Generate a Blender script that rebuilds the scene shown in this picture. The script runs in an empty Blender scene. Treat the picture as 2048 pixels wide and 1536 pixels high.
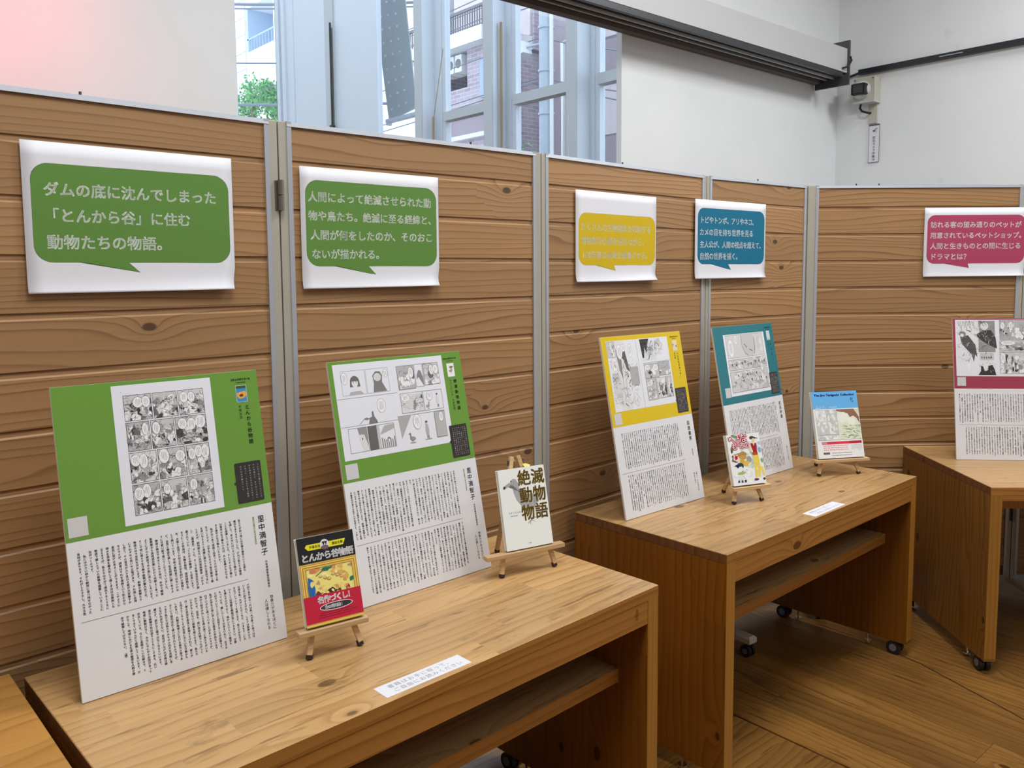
import bpy, math, random
import numpy as np
from mathutils import Vector, Matrix
random.seed(7)
C = bpy.context.scene.collection
sc = bpy.context.scene
PI = math.pi

# ------------------------------------------------------------------ camera
cam = bpy.data.cameras.new('camera'); cam_o = bpy.data.objects.new('camera', cam); C.objects.link(cam_o)
pitch, roll, head = 0.08703, -0.00744, math.radians(49.30)
fw = Vector((math.cos(head) * math.cos(pitch), math.sin(head) * math.cos(pitch), -math.sin(pitch)))
rt = Vector((math.sin(head), -math.cos(head), 0)); up = rt.cross(fw)
r2 = rt * math.cos(roll) + up * math.sin(roll); u2 = up * math.cos(roll) - rt * math.sin(roll)
cam_o.matrix_world = Matrix(((r2.x, u2.x, -fw.x, 0), (r2.y, u2.y, -fw.y, 0), (r2.z, u2.z, -fw.z, 1.4788), (0, 0, 0, 1)))
cam.sensor_fit = 'HORIZONTAL'; cam.sensor_width = 36; cam.lens = 1660.2 / 2048 * 36
cam.shift_y = -(768 - 689.18) / 2048; cam.shift_x = 2 / 2048
cam.clip_start = .02; cam.clip_end = 200
sc.camera = cam_o

# ------------------------------------------------------------------ world, lights, exposure
w = bpy.data.worlds.new('sky'); sc.world = w; w.use_nodes = True
bg = w.node_tree.nodes['Background']; bg.inputs[0].default_value = (.82, .90, 1, 1); bg.inputs[1].default_value = 2.3

def area(name, loc, size, power, col=(1, 1, 1), rot=(0, 0, 0), sy=None):
    l = bpy.data.lights.new(name, 'AREA'); l.energy = power; l.color = col; l.size = size
    if sy: l.shape = 'RECTANGLE'; l.size_y = sy
    o = bpy.data.objects.new(name, l); o.location = loc; o.rotation_euler = rot; C.objects.link(o); return o
WARM = (.96, .98, 1.0)
area('ceiling_light', (2.6, .85, 3.5), .7, 36, WARM)
area('ceiling_light', (4.2, .35, 3.5), .6, 30, WARM)
area('ceiling_light', (.6, .70, 3.5), .9, 34, WARM)
area('ceiling_light', (-.9, .3, 3.5), .9, 18, WARM)
area('ceiling_light', (2.2, -1.6, 3.5), 1.4, 20, WARM)
l = bpy.data.lights.new('red_lamp', 'SPOT'); l.energy = 60; l.color = (1, .05, .06); l.spot_size = math.radians(46); l.spot_blend = 1; l.shadow_soft_size = .05
lo = bpy.data.objects.new('red_lamp', l); lo.location = (-.3, 2.0, 2.7); C.objects.link(lo)
lo.rotation_euler = (Vector((.22, 2.55, 2.34)) - lo.location).to_track_quat('-Z', 'Y').to_euler()

vs = sc.view_settings; vs.view_transform = 'Standard'; vs.look = 'None'; vs.exposure = 0.2; vs.gamma = 1.0; vs.use_curve_mapping = False
sc.cycles.use_denoising = True
sc.cycles.max_bounces = 6; sc.cycles.diffuse_bounces = 4; sc.cycles.transparent_max_bounces = 12
sc.cycles.caustics_reflective = False; sc.cycles.caustics_refractive = False

# ------------------------------------------------------------------ materials
def S(r, g, b):   # sRGB bytes to linear
    f = lambda c: (c / 255 / 12.92) if c / 255 <= .04045 else ((c / 255 + .055) / 1.055) ** 2.4
    return (f(r), f(g), f(b))
class NT:
    def __init__(s, name):
        s.m = bpy.data.materials.new(name); s.m.use_nodes = True; s.t = s.m.node_tree; s.b = s.t.nodes['Principled BSDF']
    def n(s, typ, **k):
        x = s.t.nodes.new(typ)
        for a, b in k.items(): setattr(x, a, b)
        return x
    def l(s, a, b): s.t.links.new(a, b)
    def val(s, sock, v):
        if hasattr(v, 'is_output') or isinstance(v, bpy.types.NodeSocket): s.l(v, sock)
        else: sock.default_value = v
    def math(s, op, a, b=0.0, c=0.0):
        x = s.n('ShaderNodeMath', operation=op); s.val(x.inputs[0], a); s.val(x.inputs[1], b)
        if op == 'MULTIPLY_ADD': s.val(x.inputs[2], c)
        return x.outputs[0]
    def comb(s, x, y, z):
        c = s.n('ShaderNodeCombineXYZ')
        for i, v in enumerate((x, y, z)): s.val(c.inputs[i], v)
        return c.outputs[0]
    def noise(s, vec, scale=1, detail=2, rough=.5):
        x = s.n('ShaderNodeTexNoise'); s.l(vec, x.inputs['Vector']); x.inputs['Scale'].default_value = scale
        x.inputs['Detail'].default_value = detail; x.inputs['Roughness'].default_value = rough; return x.outputs['Fac']
    def ramp(s, fac, stops):
        x = s.n('ShaderNodeValToRGB'); s.l(fac, x.inputs[0]); e = x.color_ramp.elements
        while len(e) < len(stops): e.new(.5)
        for i, (p, c) in enumerate(stops):
            e[i].position = p; e[i].color = (*c, 1) if len(c) == 3 else c
        return x.outputs[0]
    def mix(s, fac, a, b, mode='MIX'):
        x = s.n('ShaderNodeMix', data_type='RGBA', blend_type=mode); s.val(x.inputs[0], fac)
        for i, v in ((6, a), (7, b)):
            if isinstance(v, tuple): x.inputs[i].default_value = (*v, 1)
            else: s.l(v, x.inputs[i])
        return x.outputs[2]
    def col(s, c):
        if isinstance(c, tuple): s.b.inputs['Base Color'].default_value = (*c, 1)
        else: s.l(c, s.b.inputs['Base Color'])
        return s
    def bump(s, h, strength=.2, dist=.002):
        x = s.n('ShaderNodeBump'); s.l(h, x.inputs['Height']); x.inputs['Strength'].default_value = strength; x.inputs['Distance'].default_value = dist
        s.l(x.outputs[0], s.b.inputs['Normal']); return s

def plain(name, col, rough=.5, metal=0, var=0, scale=20, spec=.5):
    t = NT(name); t.b.inputs['Roughness'].default_value = rough; t.b.inputs['Metallic'].default_value = metal
    t.b.inputs['Specular IOR Level'].default_value = spec
    tc = t.n('ShaderNodeTexCoord'); f = t.noise(tc.outputs['Object'], scale, 4)
    v = var or .06
    t.col(t.mix(f, tuple(c * (1 - v) for c in col), tuple(min(1, c * (1 + v)) for c in col)))
    return t.m

def wood(name, light, mid, dark, length='X', across='Z', rings=26, amp=2.6, stave=0.0, knots=1.0, rough=.5, patch=.25, scratch=0.0, wander=1.0, spec=.5, line=0, tone=.22):
    t = NT(name); tc = t.n('ShaderNodeTexCoord'); oi = t.n('ShaderNodeObjectInfo')
    sp = t.n('ShaderNodeSeparateXYZ'); t.l(tc.outputs['Object'], sp.inputs[0])
    L = sp.outputs['XYZ'.index(length)]; A = sp.outputs['XYZ'.index(across)]
    T = sp.outputs[[i for i in range(3) if 'XYZ'[i] not in (length, across)][0]]
    rnd = oi.outputs['Random']
    L = t.math('ADD', L, t.math('MULTIPLY', rnd, 37.3)); T = t.math('ADD', T, t.math('MULTIPLY', rnd, 11.7))
    cell = None
    if stave:
        idx = t.math('FLOOR', t.math('DIVIDE', A, stave))
        wn = t.n('ShaderNodeTexWhiteNoise', noise_dimensions='1D'); t.l(idx, wn.inputs['W'])
        off = wn.outputs[0]
        seg = t.math('FLOOR', t.math('ADD', t.math('DIVIDE', L, .62), t.math('MULTIPLY', off, 5)))
        wn2 = t.n('ShaderNodeTexWhiteNoise', noise_dimensions='2D')
        t.l(t.comb(idx, seg, 0.0), wn2.inputs['Vector']); cell = wn2.outputs[0]
        L = t.math('ADD', L, t.math('MULTIPLY', cell, 21.0)); T = t.math('ADD', T, t.math('MULTIPLY', cell, 5.0))
    q = t.comb(t.math('MULTIPLY', L, 1.1 * wander), t.math('MULTIPLY', A, 5.5), t.math('MULTIPLY', T, 3.0))
    n1 = t.noise(q, 1.0, 2, .45)
    # knots
    kv = t.n('ShaderNodeTexVoronoi', voronoi_dimensions='2D'); kv.inputs['Scale'].default_value = 1.0
    t.l(t.comb(t.math('MULTIPLY', L, 2.6), t.math('MULTIPLY', A, 4.6), 0.0), kv.inputs['Vector'])
    kd = kv.outputs['Distance']
    kr = t.n('ShaderNodeSeparateColor'); t.l(kv.outputs['Color'], kr.inputs[0])
    has = t.math('LESS_THAN', kr.outputs[0], .42 * knots)
    bulge = t.math('MULTIPLY', t.math('POWER', 2.718, t.math('MULTIPLY', kd, -9.0)), has)
    tt = t.math('ADD', t.math('ADD', t.math('MULTIPLY', A, rings), t.math('MULTIPLY', n1, amp * 2.2)), t.math('MULTIPLY', bulge, 3.0))
    fr = t.math('FRACT', tt)
    ringc = t.ramp(fr, [(0, light), (.60, mid), (.84, dark), (.92, dark), (1, light)] if not line else [(0, light), (.70, mid), (.90, dark), (.95, dark), (1, light)])
    fib = t.noise(t.comb(t.math('MULTIPLY', L, 9), t.math('MULTIPLY', A, 260), t.math('MULTIPLY', T, 60)), 1.0, 2)
    c = t.mix(t.math('MULTIPLY_ADD', n1, 1.1, -.10), ringc, mid)
    c = t.mix(t.math('MULTIPLY', fib, .42), c, tuple(x * .62 for x in mid), 'MIX')
    big = t.noise(t.comb(t.math('MULTIPLY', L, 2.2), t.math('MULTIPLY', A, 7), T), 1.0, 3)
    c = t.mix(t.math('MULTIPLY', big, patch), c, dark)
    if cell is not None:
        hs = t.n('ShaderNodeHueSaturation'); t.l(c, hs.inputs['Color']); t.l(t.math('MULTIPLY_ADD', cell, .22, .89), hs.inputs['Value']); c = hs.outputs[0]
    hs = t.n('ShaderNodeHueSaturation'); t.l(c, hs.inputs['Color']); t.l(t.math('MULTIPLY_ADD', rnd, tone, 1 - tone / 2), hs.inputs['Value']); c = hs.outputs[0]
    rad = t.math('MULTIPLY_ADD', kr.outputs[1], .035, .018)
    ss = t.n('ShaderNodeMapRange', interpolation_type='SMOOTHSTEP'); t.l(kd, ss.inputs[0]); t.l(rad, ss.inputs[1]); t.l(t.math('ADD', rad, .02), ss.inputs[2]); ss.inputs[3].default_value = 1; ss.inputs[4].default_value = 0
    c = t.mix(t.math('MULTIPLY', ss.outputs[0], t.math('MULTIPLY', has, .85)), c, tuple(x * .28 for x in dark))
    if scratch:
        s1 = t.noise(t.comb(t.math('MULTIPLY', L, 6), t.math('MULTIPLY', A, 60), 3.3), 1.0, 3, .6)
        c = t.mix(t.math('MULTIPLY', t.ramp(s1, [(.59, (0, 0, 0)), (.70, (1, 1, 1))]), scratch), c, tuple(x * .5 for x in dark))
        s2 = t.noise(t.comb(t.math('MULTIPLY', L, 9), t.math('MULTIPLY', A, 16), 7.7), 1.0, 4, .65)
        c = t.mix(t.math('MULTIPLY', t.ramp(s2, [(.60, (0, 0, 0)), (.72, (1, 1, 1))]), scratch), c, tuple(x * .5 for x in mid))
    t.col(c); t.b.inputs['Roughness'].default_value = rough; t.b.inputs['Specular IOR Level'].default_value = spec
    t.bump(fib, .12, .001)
    return t.m

M = {}
M['cedar'] = wood('cedar_plank_wood', (.485, .288, .132), (.395, .218, .090), (.155, .072, .026), 'X', 'Z', 52, 4.6, knots=.85, rough=.5, patch=.16, wander=.55, line=1)
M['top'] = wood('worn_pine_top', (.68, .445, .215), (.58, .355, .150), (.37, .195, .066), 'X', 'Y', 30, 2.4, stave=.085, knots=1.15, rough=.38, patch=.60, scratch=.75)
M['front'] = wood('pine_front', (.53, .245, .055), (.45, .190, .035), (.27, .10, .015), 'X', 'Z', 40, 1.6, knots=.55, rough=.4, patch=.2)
M['side'] = wood('stained_pine_side', (.34, .128, .014), (.28, .098, .009), (.19, .06, .005), 'Z', 'Y', 36, 1.6, stave=.095, knots=.45, rough=.36, patch=.25)
M['sideedge'] = wood('pine_leg_edge', (.52, .250, .045), (.45, .205, .032), (.33, .13, .018), 'Z', 'X', 60, .9, knots=0.1, rough=.4, patch=.2)
M['endgrain'] = wood('pine_end_grain', (.30, .125, .04), (.22, .085, .026), (.12, .045, .014), 'Z', 'Y', 26, 1.2, stave=.075, knots=.1, rough=.5, patch=.5)
M['top_orange'] = wood('orange_pine_top', (.62, .33, .095), (.55, .275, .07), (.38, .16, .032), 'X', 'Y', 26, 3.2, stave=.14, knots=.3, rough=.34, patch=.2)
M['side_bold'] = wood('bold_grain_pine_side', (.34, .165, .026), (.28, .12, .015), (.12, .035, .005), 'Z', 'Y', 34, 3.4, stave=.19, knots=.5, rough=.36, patch=.2)
M['floor'] = wood('oiled_floor_wood', (.46, .242, .064), (.34, .162, .036), (.13, .055, .012), 'X', 'Y', 30, 2.6, knots=.6, rough=.30, patch=.85, scratch=.7, tone=.5)
M['easel'] = wood('beech_easel_wood', (.74, .52, .28), (.66, .44, .22), (.52, .32, .14), 'X', 'Z', 90, 1, knots=0, rough=.5, patch=.1)
M['alu'] = plain('satin_aluminium', (.46, .49, .54), .35, .35)
M['beige'] = plain('beige_edge_profile', (.40, .38, .315), .5)
M['gasket'] = plain('dark_gasket', (.04, .037, .03), .8)
M['hinge'] = plain('worn_steel_hinge', (.22, .20, .17), .4, .7)
M['white_metal'] = plain('white_coated_steel', (.72, .72, .68), .4)
M['black'] = plain('black_rubber', (.012, .012, .014), .45)
M['grey_hub'] = plain('grey_hub_plastic', (.16, .16, .17), .4)
M['chrome'] = plain('chrome', (.8, .8, .8), .15, 1)
M['paper'] = plain('white_paper', (.76, .77, .82), .7, var=.015, scale=6)
M['board'] = plain('white_foam_board', (.76, .77, .80), .22, var=.01)
M['boardedge'] = plain('foam_board_core', (.78, .75, .68), .7)
M['pages'] = plain('book_page_block', (.72, .68, .58), .8, var=.12, scale=300)
M['cover_w'] = plain('white_book_cover', (.88, .91, .89), .3, var=.01)
M['tip'] = plain('dark_rubber_tip', (.03, .012, .008), .6)
M['yellowribbon'] = plain('yellow_ribbon', (.72, .70, .16), .6)
M['winwhite'] = plain('white_painted_steel', (.74, .79, .84), .4, var=.02)
M['wingrey'] = plain('grey_painted_steel', (.58, .61, .62), .5, var=.02)
M['dark_seam'] = plain('dark_seam', (.05, .05, .05), .7)
M['box'] = plain('ivory_camera_box', (.52, .51, .42), .45)
M['dome'] = plain('pale_grey_plastic', (.55, .57, .57), .35)
M['lens'] = plain('black_lens', (.01, .01, .012), .08)
M['lensplate'] = plain('dark_grey_plate', (.07, .07, .075), .3)
M['beam'] = plain('white_beam_fascia', (.52, .53, .53), .5, var=.03, scale=5)
M['blackbar'] = plain('black_rail_plastic', (.018, .02, .025), .35)
M['brown_strip'] = plain('brown_rubber_strip', (.10, .075, .065), .6)
M['ground'] = plain('pale_paving', (.45, .45, .43), .9, var=.2)
M['rod'] = plain('thin_steel_rod', (.30, .28, .25), .4, .5)
M['ochre'] = plain('ochre_bamboo_stick', (.42, .30, .17), .7)
M['outwhite'] = plain('pale_render', (.86, .88, .88), .8, var=.02)  # outdoor wall colours: pale, tinted tones with the bright haze mixed in
M['outblue'] = plain('blue_grey_render', (.42, .52, .66), .8)
M['outdark'] = plain('dark_grey_render', (.20, .18, .20), .8)  # even dark grey for the recess, balcony rail, bars and fan grilles
M['outpink'] = plain('pink_grey_panel', (.62, .53, .55), .8)
M['outmauve'] = plain('mauve_render', (.36, .29, .33), .8)
M['pole'] = plain('concrete_pole', (.50, .55, .62), .8, var=.15, scale=8)
M['cable'] = plain('grey_cable', (.20, .22, .27), .7)
M['leaf'] = plain('bright_green_leaf', (.16, .42, .14), .6, var=.5, scale=6)
M['bark'] = plain('grey_bark', (.20, .16, .12), .9, var=.3)

def wall_mat():
    t = NT('white_plaster'); tc = t.n('ShaderNodeTexCoord')
    f = t.noise(tc.outputs['Object'], 1.6, 5, .6); g = t.noise(tc.outputs['Object'], 60, 3)
    c = t.ramp(f, [(.35, (.77, .79, .80)), (.65, (.82, .835, .845))])
    sm = t.noise(tc.outputs['Object'], 7, 2)
    c = t.mix(t.math('MULTIPLY', t.ramp(sm, [(.70, (0, 0, 0)), (.78, (1, 1, 1))]), .18), c, (.45, .43, .42))
    t.col(c); t.b.inputs['Roughness'].default_value = .75; t.bump(g, .06, .002); return t.m
M['wall'] = wall_mat()

def brick_mat():
    t = NT('mauve_tile_cladding'); tc = t.n('ShaderNodeTexCoord'); sp = t.n('ShaderNodeSeparateXYZ'); t.l(tc.outputs['Object'], sp.inputs[0])
    b = t.n('ShaderNodeTexBrick'); t.l(t.comb(t.math('ADD', sp.outputs[0], sp.outputs[1]), sp.outputs[2], 0.0), b.inputs['Vector'])
    b.inputs['Scale'].default_value = 1; b.inputs['Brick Width'].default_value = .22; b.inputs['Row Height'].default_value = .075
    b.inputs['Mortar Size'].default_value = .008; b.inputs['Color1'].default_value = (.50, .41, .47, 1); b.inputs['Color2'].default_value = (.34, .26, .32, 1)
    b.inputs['Mortar'].default_value = (.60, .54, .58, 1); b.inputs['Bias'].default_value = -.2
    t.l(b.outputs['Color'], t.b.inputs['Base Color']); t.b.inputs['Roughness'].default_value = .7; return t.m
M['tile'] = brick_mat()

def glass_mat(name, tint=(1, 1, 1), alpha=.07):
    t = NT(name); tr = t.n('ShaderNodeBsdfTransparent'); tr.inputs[0].default_value = (*tint, 1)
    gl = t.n('ShaderNodeBsdfGlossy'); gl.inputs['Roughness'].default_value = .02
    mx = t.n('ShaderNodeMixShader'); mx.inputs[0].default_value = alpha
    t.l(tr.outputs[0], mx.inputs[1]); t.l(gl.outputs[0], mx.inputs[2])
    t.l(mx.outputs[0], t.t.nodes['Material Output'].inputs['Surface']); return t.m
M['glass'] = glass_mat('window_glass', (.93, .97, 1.0))
def frosted():
    t = NT('frosted_glass_sheet'); tr = t.n('ShaderNodeBsdfTransparent'); tr.inputs[0].default_value = (.85, .88, .9, 1)
    df = t.n('ShaderNodeBsdfDiffuse'); df.inputs[0].default_value = (.50, .53, .53, 1)
    mx = t.n('ShaderNodeMixShader'); mx.inputs[0].default_value = .90
    t.l(tr.outputs[0], mx.inputs[1]); t.l(df.outputs[0], mx.inputs[2]); t.l(mx.outputs[0], t.t.nodes['Material Output'].inputs['Surface']); return t.m
M['frost'] = frosted()

def print_mat(name, rough, spec=.5):
    t = NT(name); a = t.n('ShaderNodeAttribute', attribute_name='ink'); t.l(a.outputs['Color'], t.b.inputs['Base Color'])
    t.b.inputs['Roughness'].default_value = rough; t.b.inputs['Specular IOR Level'].default_value = spec; return t.m
M['gloss_print'] = print_mat('glossy_print', .20, .5)
M['matte_print'] = print_mat('matte_print', .6, .3)

# ------------------------------------------------------------------ mesh helpers
class MB:
    def __init__(s): s.v = []; s.f = []
    def add(s, vs, fs):
        n = len(s.v); s.v += [tuple(v) for v in vs]; s.f += [tuple(i + n for i in f) for f in fs]; return s
    def box(s, x0, y0, z0, x1, y1, z1, bev=0):
        if bev:
            b = bev
            pts = []
            for z, i in ((z0, b), (z0 + b, 0), (z1 - b, 0), (z1, b)):
                pts.append([(x0 + i + (0 if i else 0), y0 + i, z), (x1 - i, y0 + i, z), (x1 - i, y1 - i, z), (x0 + i, y1 - i, z)])
            vs = [p for r in pts for p in r]; fs = [(3, 2, 1, 0), (12, 13, 14, 15)]
            for k in range(3):
                for j in range(4):
                    a = k * 4 + j; b2 = k * 4 + (j + 1) % 4; fs.append((a, b2, b2 + 4, a + 4))
            return s.add(vs, fs)
        return s.add([(x0, y0, z0), (x1, y0, z0), (x1, y1, z0), (x0, y1, z0), (x0, y0, z1), (x1, y0, z1), (x1, y1, z1), (x0, y1, z1)],
                     [(3, 2, 1, 0), (4, 5, 6, 7), (0, 1, 5, 4), (1, 2, 6, 5), (2, 3, 7, 6), (3, 0, 4, 7)])
    def bar(s, p, q, wa, wb, upv=(0, 0, 1)):   # rectangular bar from p to q
        p = Vector(p); q = Vector(q); d = (q - p).normalized(); u = Vector(upv); a = d.cross(u)
        if a.length < 1e-4: a = d.cross(Vector((1, 0, 0)))
        a.normalize(); b = a.cross(d).normalized(); a *= wa / 2; b *= wb / 2
        return s.add([p - a - b, p + a - b, p + a + b, p - a + b, q - a - b, q + a - b, q + a + b, q - a + b],
                     [(3, 2, 1, 0), (4, 5, 6, 7), (0, 1, 5, 4), (1, 2, 6, 5), (2, 3, 7, 6), (3, 0, 4, 7)])
    def tube(s, pts, r, n=8, caps=True):
        pts = [Vector(p) for p in pts]; rings = []
        for i, p in enumerate(pts):
            d = (pts[min(i + 1, len(pts) - 1)] - pts[max(i - 1, 0)]).normalized()
            a = d.cross(Vector((0, 0, 1)));  a = a if a.length > 1e-3 else d.cross(Vector((1, 0, 0)))
            a.normalize(); b = d.cross(a).normalized(); rr = r[i] if isinstance(r, (list, tuple)) else r
            rings.append([p + a * math.cos(t) * rr + b * math.sin(t) * rr for t in [2 * PI * k / n for k in range(n)]])
        vs = [v for g in rings for v in g]; fs = []
        for i in range(len(pts) - 1):
            for k in range(n): fs.append((i * n + k, i * n + (k + 1) % n, (i + 1) * n + (k + 1) % n, (i + 1) * n + k))
        if caps: fs += [tuple(range(n))[::-1], tuple((len(pts) - 1) * n + k for k in range(n))]
        return s.add(vs, fs)
    def prism(s, poly, y0, y1):   # poly in x,z
        n = len(poly); vs = [(x, y0, z) for x, z in poly] + [(x, y1, z) for x, z in poly]
        fs = [tuple(range(n)), tuple(range(n, 2 * n))[::-1]] + [(i, i + n, (i + 1) % n + n, (i + 1) % n) for i in range(n)]
        return s.add(vs, fs)
    def profx(s, prof, x0, x1):   # closed profile in y,z extruded along x
        n = len(prof); vs = [(x0, y, z) for y, z in prof] + [(x1, y, z) for y, z in prof]
        fs = [tuple(range(n)), tuple(range(n, 2 * n))[::-1]] + [(i, i + n, (i + 1) % n + n, (i + 1) % n) for i in range(n)]
        return s.add(vs, fs)
    def mesh(s, name, mat, smooth=False):
        m = bpy.data.meshes.new(name); m.from_pydata(s.v, [], s.f); m.update()
        import bmesh
        bm = bmesh.new(); bm.from_mesh(m); bmesh.ops.recalc_face_normals(bm, faces=bm.faces); bm.to_mesh(m); bm.free()
        for k in (mat if isinstance(mat, list) else [mat]): m.materials.append(M[k] if isinstance(k, str) else k)
        if smooth:
            m.polygons.foreach_set('use_smooth', [True] * len(m.polygons)); m.set_sharp_from_angle(angle=.7)
        return m
    def build(s, name, mat, parent=None, smooth=False): return link(name, s.mesh(name, mat, smooth), parent)
def link(name, mesh, parent=None, loc=(0, 0, 0)):
    o = bpy.data.objects.new(name, mesh); C.objects.link(o); o.location = loc
    if parent: o.parent = parent
    return o
def tag(o, label=None, cat=None, group=None, kind=None):
    if label: o['label'] = label
    if cat: o['category'] = cat
    if group: o['group'] = group
    if kind: o['kind'] = kind
    return o
def empty(name, loc=(0, 0, 0), rz=0, label=None, cat=None, group=None):
    o = bpy.data.objects.new(name, None); C.objects.link(o); o.location = loc; o.rotation_euler = (0, 0, math.radians(rz)); o.empty_display_size = .05
    return tag(o, label, cat, group)
def structure(o, label=None): return tag(o, label, kind='structure')

# ------------------------------------------------------------------ flat print helpers
_gc = {}
def glyph(ch, bold=0.0, res=2):
    k = (ch, bold, res)
    if k not in _gc:
        cu = bpy.data.curves.new('g', 'FONT'); cu.body = ch; cu.size = 1; cu.resolution_u = res; cu.offset = bold
        ob = bpy.data.objects.new('g', cu); m = ob.to_mesh()
        n = len(m.vertices); v = np.empty(n * 3)
        if n: m.vertices.foreach_get('co', v)
        _gc[k] = (v.reshape(-1, 3)[:, :2].copy(), [tuple(p.vertices) for p in m.polygons])
        ob.to_mesh_clear(); bpy.data.objects.remove(ob); bpy.data.curves.remove(cu)
    return _gc[k]
BLACK = (.012, .012, .014)
class Print:
    """flat ink on a surface: polygons in (u, v) with a colour each; every layer a hair further out"""
    def __init__(s, step=.00003, z0=.00025): s.v = []; s.f = []; s.c = []; s.z = z0; s.step = step
    def poly(s, pts, col, lift=True):
        n = len(s.v); s.v += [(x, y, s.z) for x, y in pts]; s.f.append(tuple(range(n, n + len(pts)))); s.c.append(col)
        if lift: s.z += s.step
        return s
    def rect(s, x0, y0, x1, y1, col, lift=True): return s.poly([(x0, y0), (x1, y0), (x1, y1), (x0, y1)], col, lift)
    def frame(s, x0, y0, x1, y1, t, col=BLACK):
        s.rect(x0, y0, x1, y0 + t, col, False); s.rect(x0, y1 - t, x1, y1, col, False); s.rect(x0, y0, x0 + t, y1, col, False); s.rect(x1 - t, y0, x1, y1, col); return s
    def ell(s, cx, cy, rx, ry, col, n=18, wob=0.0, rnd=None, clip=None, lift=True):
        pts = []
        for k in range(n):
            r = 1 + (rnd.uniform(-wob, wob) if wob else 0); a = 2 * PI * k / n
            pts.append((cx + rx * r * math.cos(a), cy + ry * r * math.sin(a)))
        if clip: x0, y0, x1, y1 = clip; pts = [(min(max(x, x0), x1), min(max(y, y0), y1)) for x, y in pts]
        return s.poly(pts, col, lift)
    def line(s, pts, t, col=BLACK, lift=False):
        for (x0, y0), (x1, y1) in zip(pts, pts[1:]):
            dx, dy = x1 - x0, y1 - y0; L = math.hypot(dx, dy) or 1; nx, ny = -dy / L * t / 2, dx / L * t / 2
            s.poly([(x0 + nx, y0 + ny), (x1 + nx, y1 + ny), (x1 - nx, y1 - ny), (x0 - nx, y0 - ny)], col, False)
        if lift: s.z += s.step
        return s
    def glyph(s, ch, cx, cy, size, col, bold=0.0, res=2, rot=False, sx=1.0, skew=0.0):
        if bold >= .01 and res > 1:      # heavier stroke: overlaid copies, so dense characters keep their counters
            b_ = bold * size * .8
            for dx, dy in ((-b_, -b_), (b_, b_), (b_, -b_), (-b_, b_)): s.glyph(ch, cx + dx, cy + dy, size, col, 0.0, res, rot, sx, skew)
        if bold >= .01 and res == 1:
            for dx in (-.028 * size, .028 * size): s.glyph(ch, cx + dx, cy, size, col, 0.0, 1, rot, sx, skew)
            return
        v, fs = glyph(ch, 0.0, res)
        if not len(v): return
        x = (v[:, 0] - .5) * size * sx; y = (v[:, 1] - .36) * size
        if rot: x, y = y, -x
        x = x + skew * y
        n = len(s.v); s.v += [(cx + a, cy + b, s.z) for a, b in zip(x, y)]
        s.f += [tuple(i + n for i in f) for f in fs]; s.c += [col] * len(fs)
    def htext(s, text, x, y, size, col, bold=0.0, res=2, pitch=1.0, sx=1.0):   # x = left edge, y = centre
        for ch in text:
            k = .56 if ord(ch) < 128 else 1
            if k < 1:
                v, fs = glyph(ch, bold, res); cx = (v[:, 0].min() + v[:, 0].max()) / 2 if len(v) else .5
                s.glyph(ch, x + size * .5 * pitch * k + (.5 - cx) * size * .9, y, size, col, bold, res, sx=sx * .95)
            else: s.glyph(ch, x + size * .5 * pitch, y, size, col, bold, res, sx=sx)
            x += size * pitch * k
        s.z += s.step; return s
    def latin(s, text, x, y, size, col, bold=0.0, width=None, down=False):   # proportional run, y = centre; down = runs downwards
        v, fs = glyph(text, bold, 2)
        if not len(v): return s
        x0, x1 = v[:, 0].min(), v[:, 0].max(); k = (width / (x1 - x0)) if width else size
        a = (v[:, 0] - x0) * k; b = (v[:, 1] - .34) * size
        P_ = [(x + q, y - p) for p, q in zip(a, b)] if down else [(x + p, y + q) for p, q in zip(a, b)]
        n = len(s.v); s.v += [(p, q, s.z) for p, q in P_]; s.f += [tuple(i + n for i in f) for f in fs]; s.c += [col] * len(fs); s.z += s.step; return s
    def vtext(s, text, cx, top, size, pitch, col, bold=0.0, res=1):
        y = top - pitch / 2
        for ch in text:
            if ch == '　': y -= pitch; continue
            dx = dy = 0; rot = ch in 'ー「」（）・-'
            if ch in '、。': dx, dy = .6 * size, .62 * size
            elif ch in 'っゃゅょッャュョァィ': dx, dy = .1 * size, .1 * size
            s.glyph(ch, cx + dx, y + dy, size, col, bold, res, rot); y -= pitch
        return s
    def build(s, name, mat, parent, T, label=None):
        if not s.f: return None
        V = [T(x, y, z) for x, y, z in s.v]
        m = bpy.data.meshes.new(name); m.from_pydata(V, [], s.f); m.update()
        ca = m.attributes.new('ink', 'FLOAT_COLOR', 'FACE')
        a = np.ones((len(s.f), 4), np.float32); a[:, :3] = np.array(s.c, np.float32); ca.data.foreach_set('color', a.ravel())
        m.materials.append(M[mat]); o = link(name, m, parent)
        if label: o['label'] = label
        return o
XZ = lambda x, y, z: (x, -z, y)          # a board facing -Y in its own frame
XY = lambda x, y, z: (x, y, z)           # lying flat, facing up
# ================================================================== the room
XR, YB = 4.763, 2.55
o = structure(MB().box(-4, -4, -.06, 12, 13.2, -.006).build('floor', 'brown_strip'))
floor = o; floor['label'] = 'worn oiled wooden floor of long planks'
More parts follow.
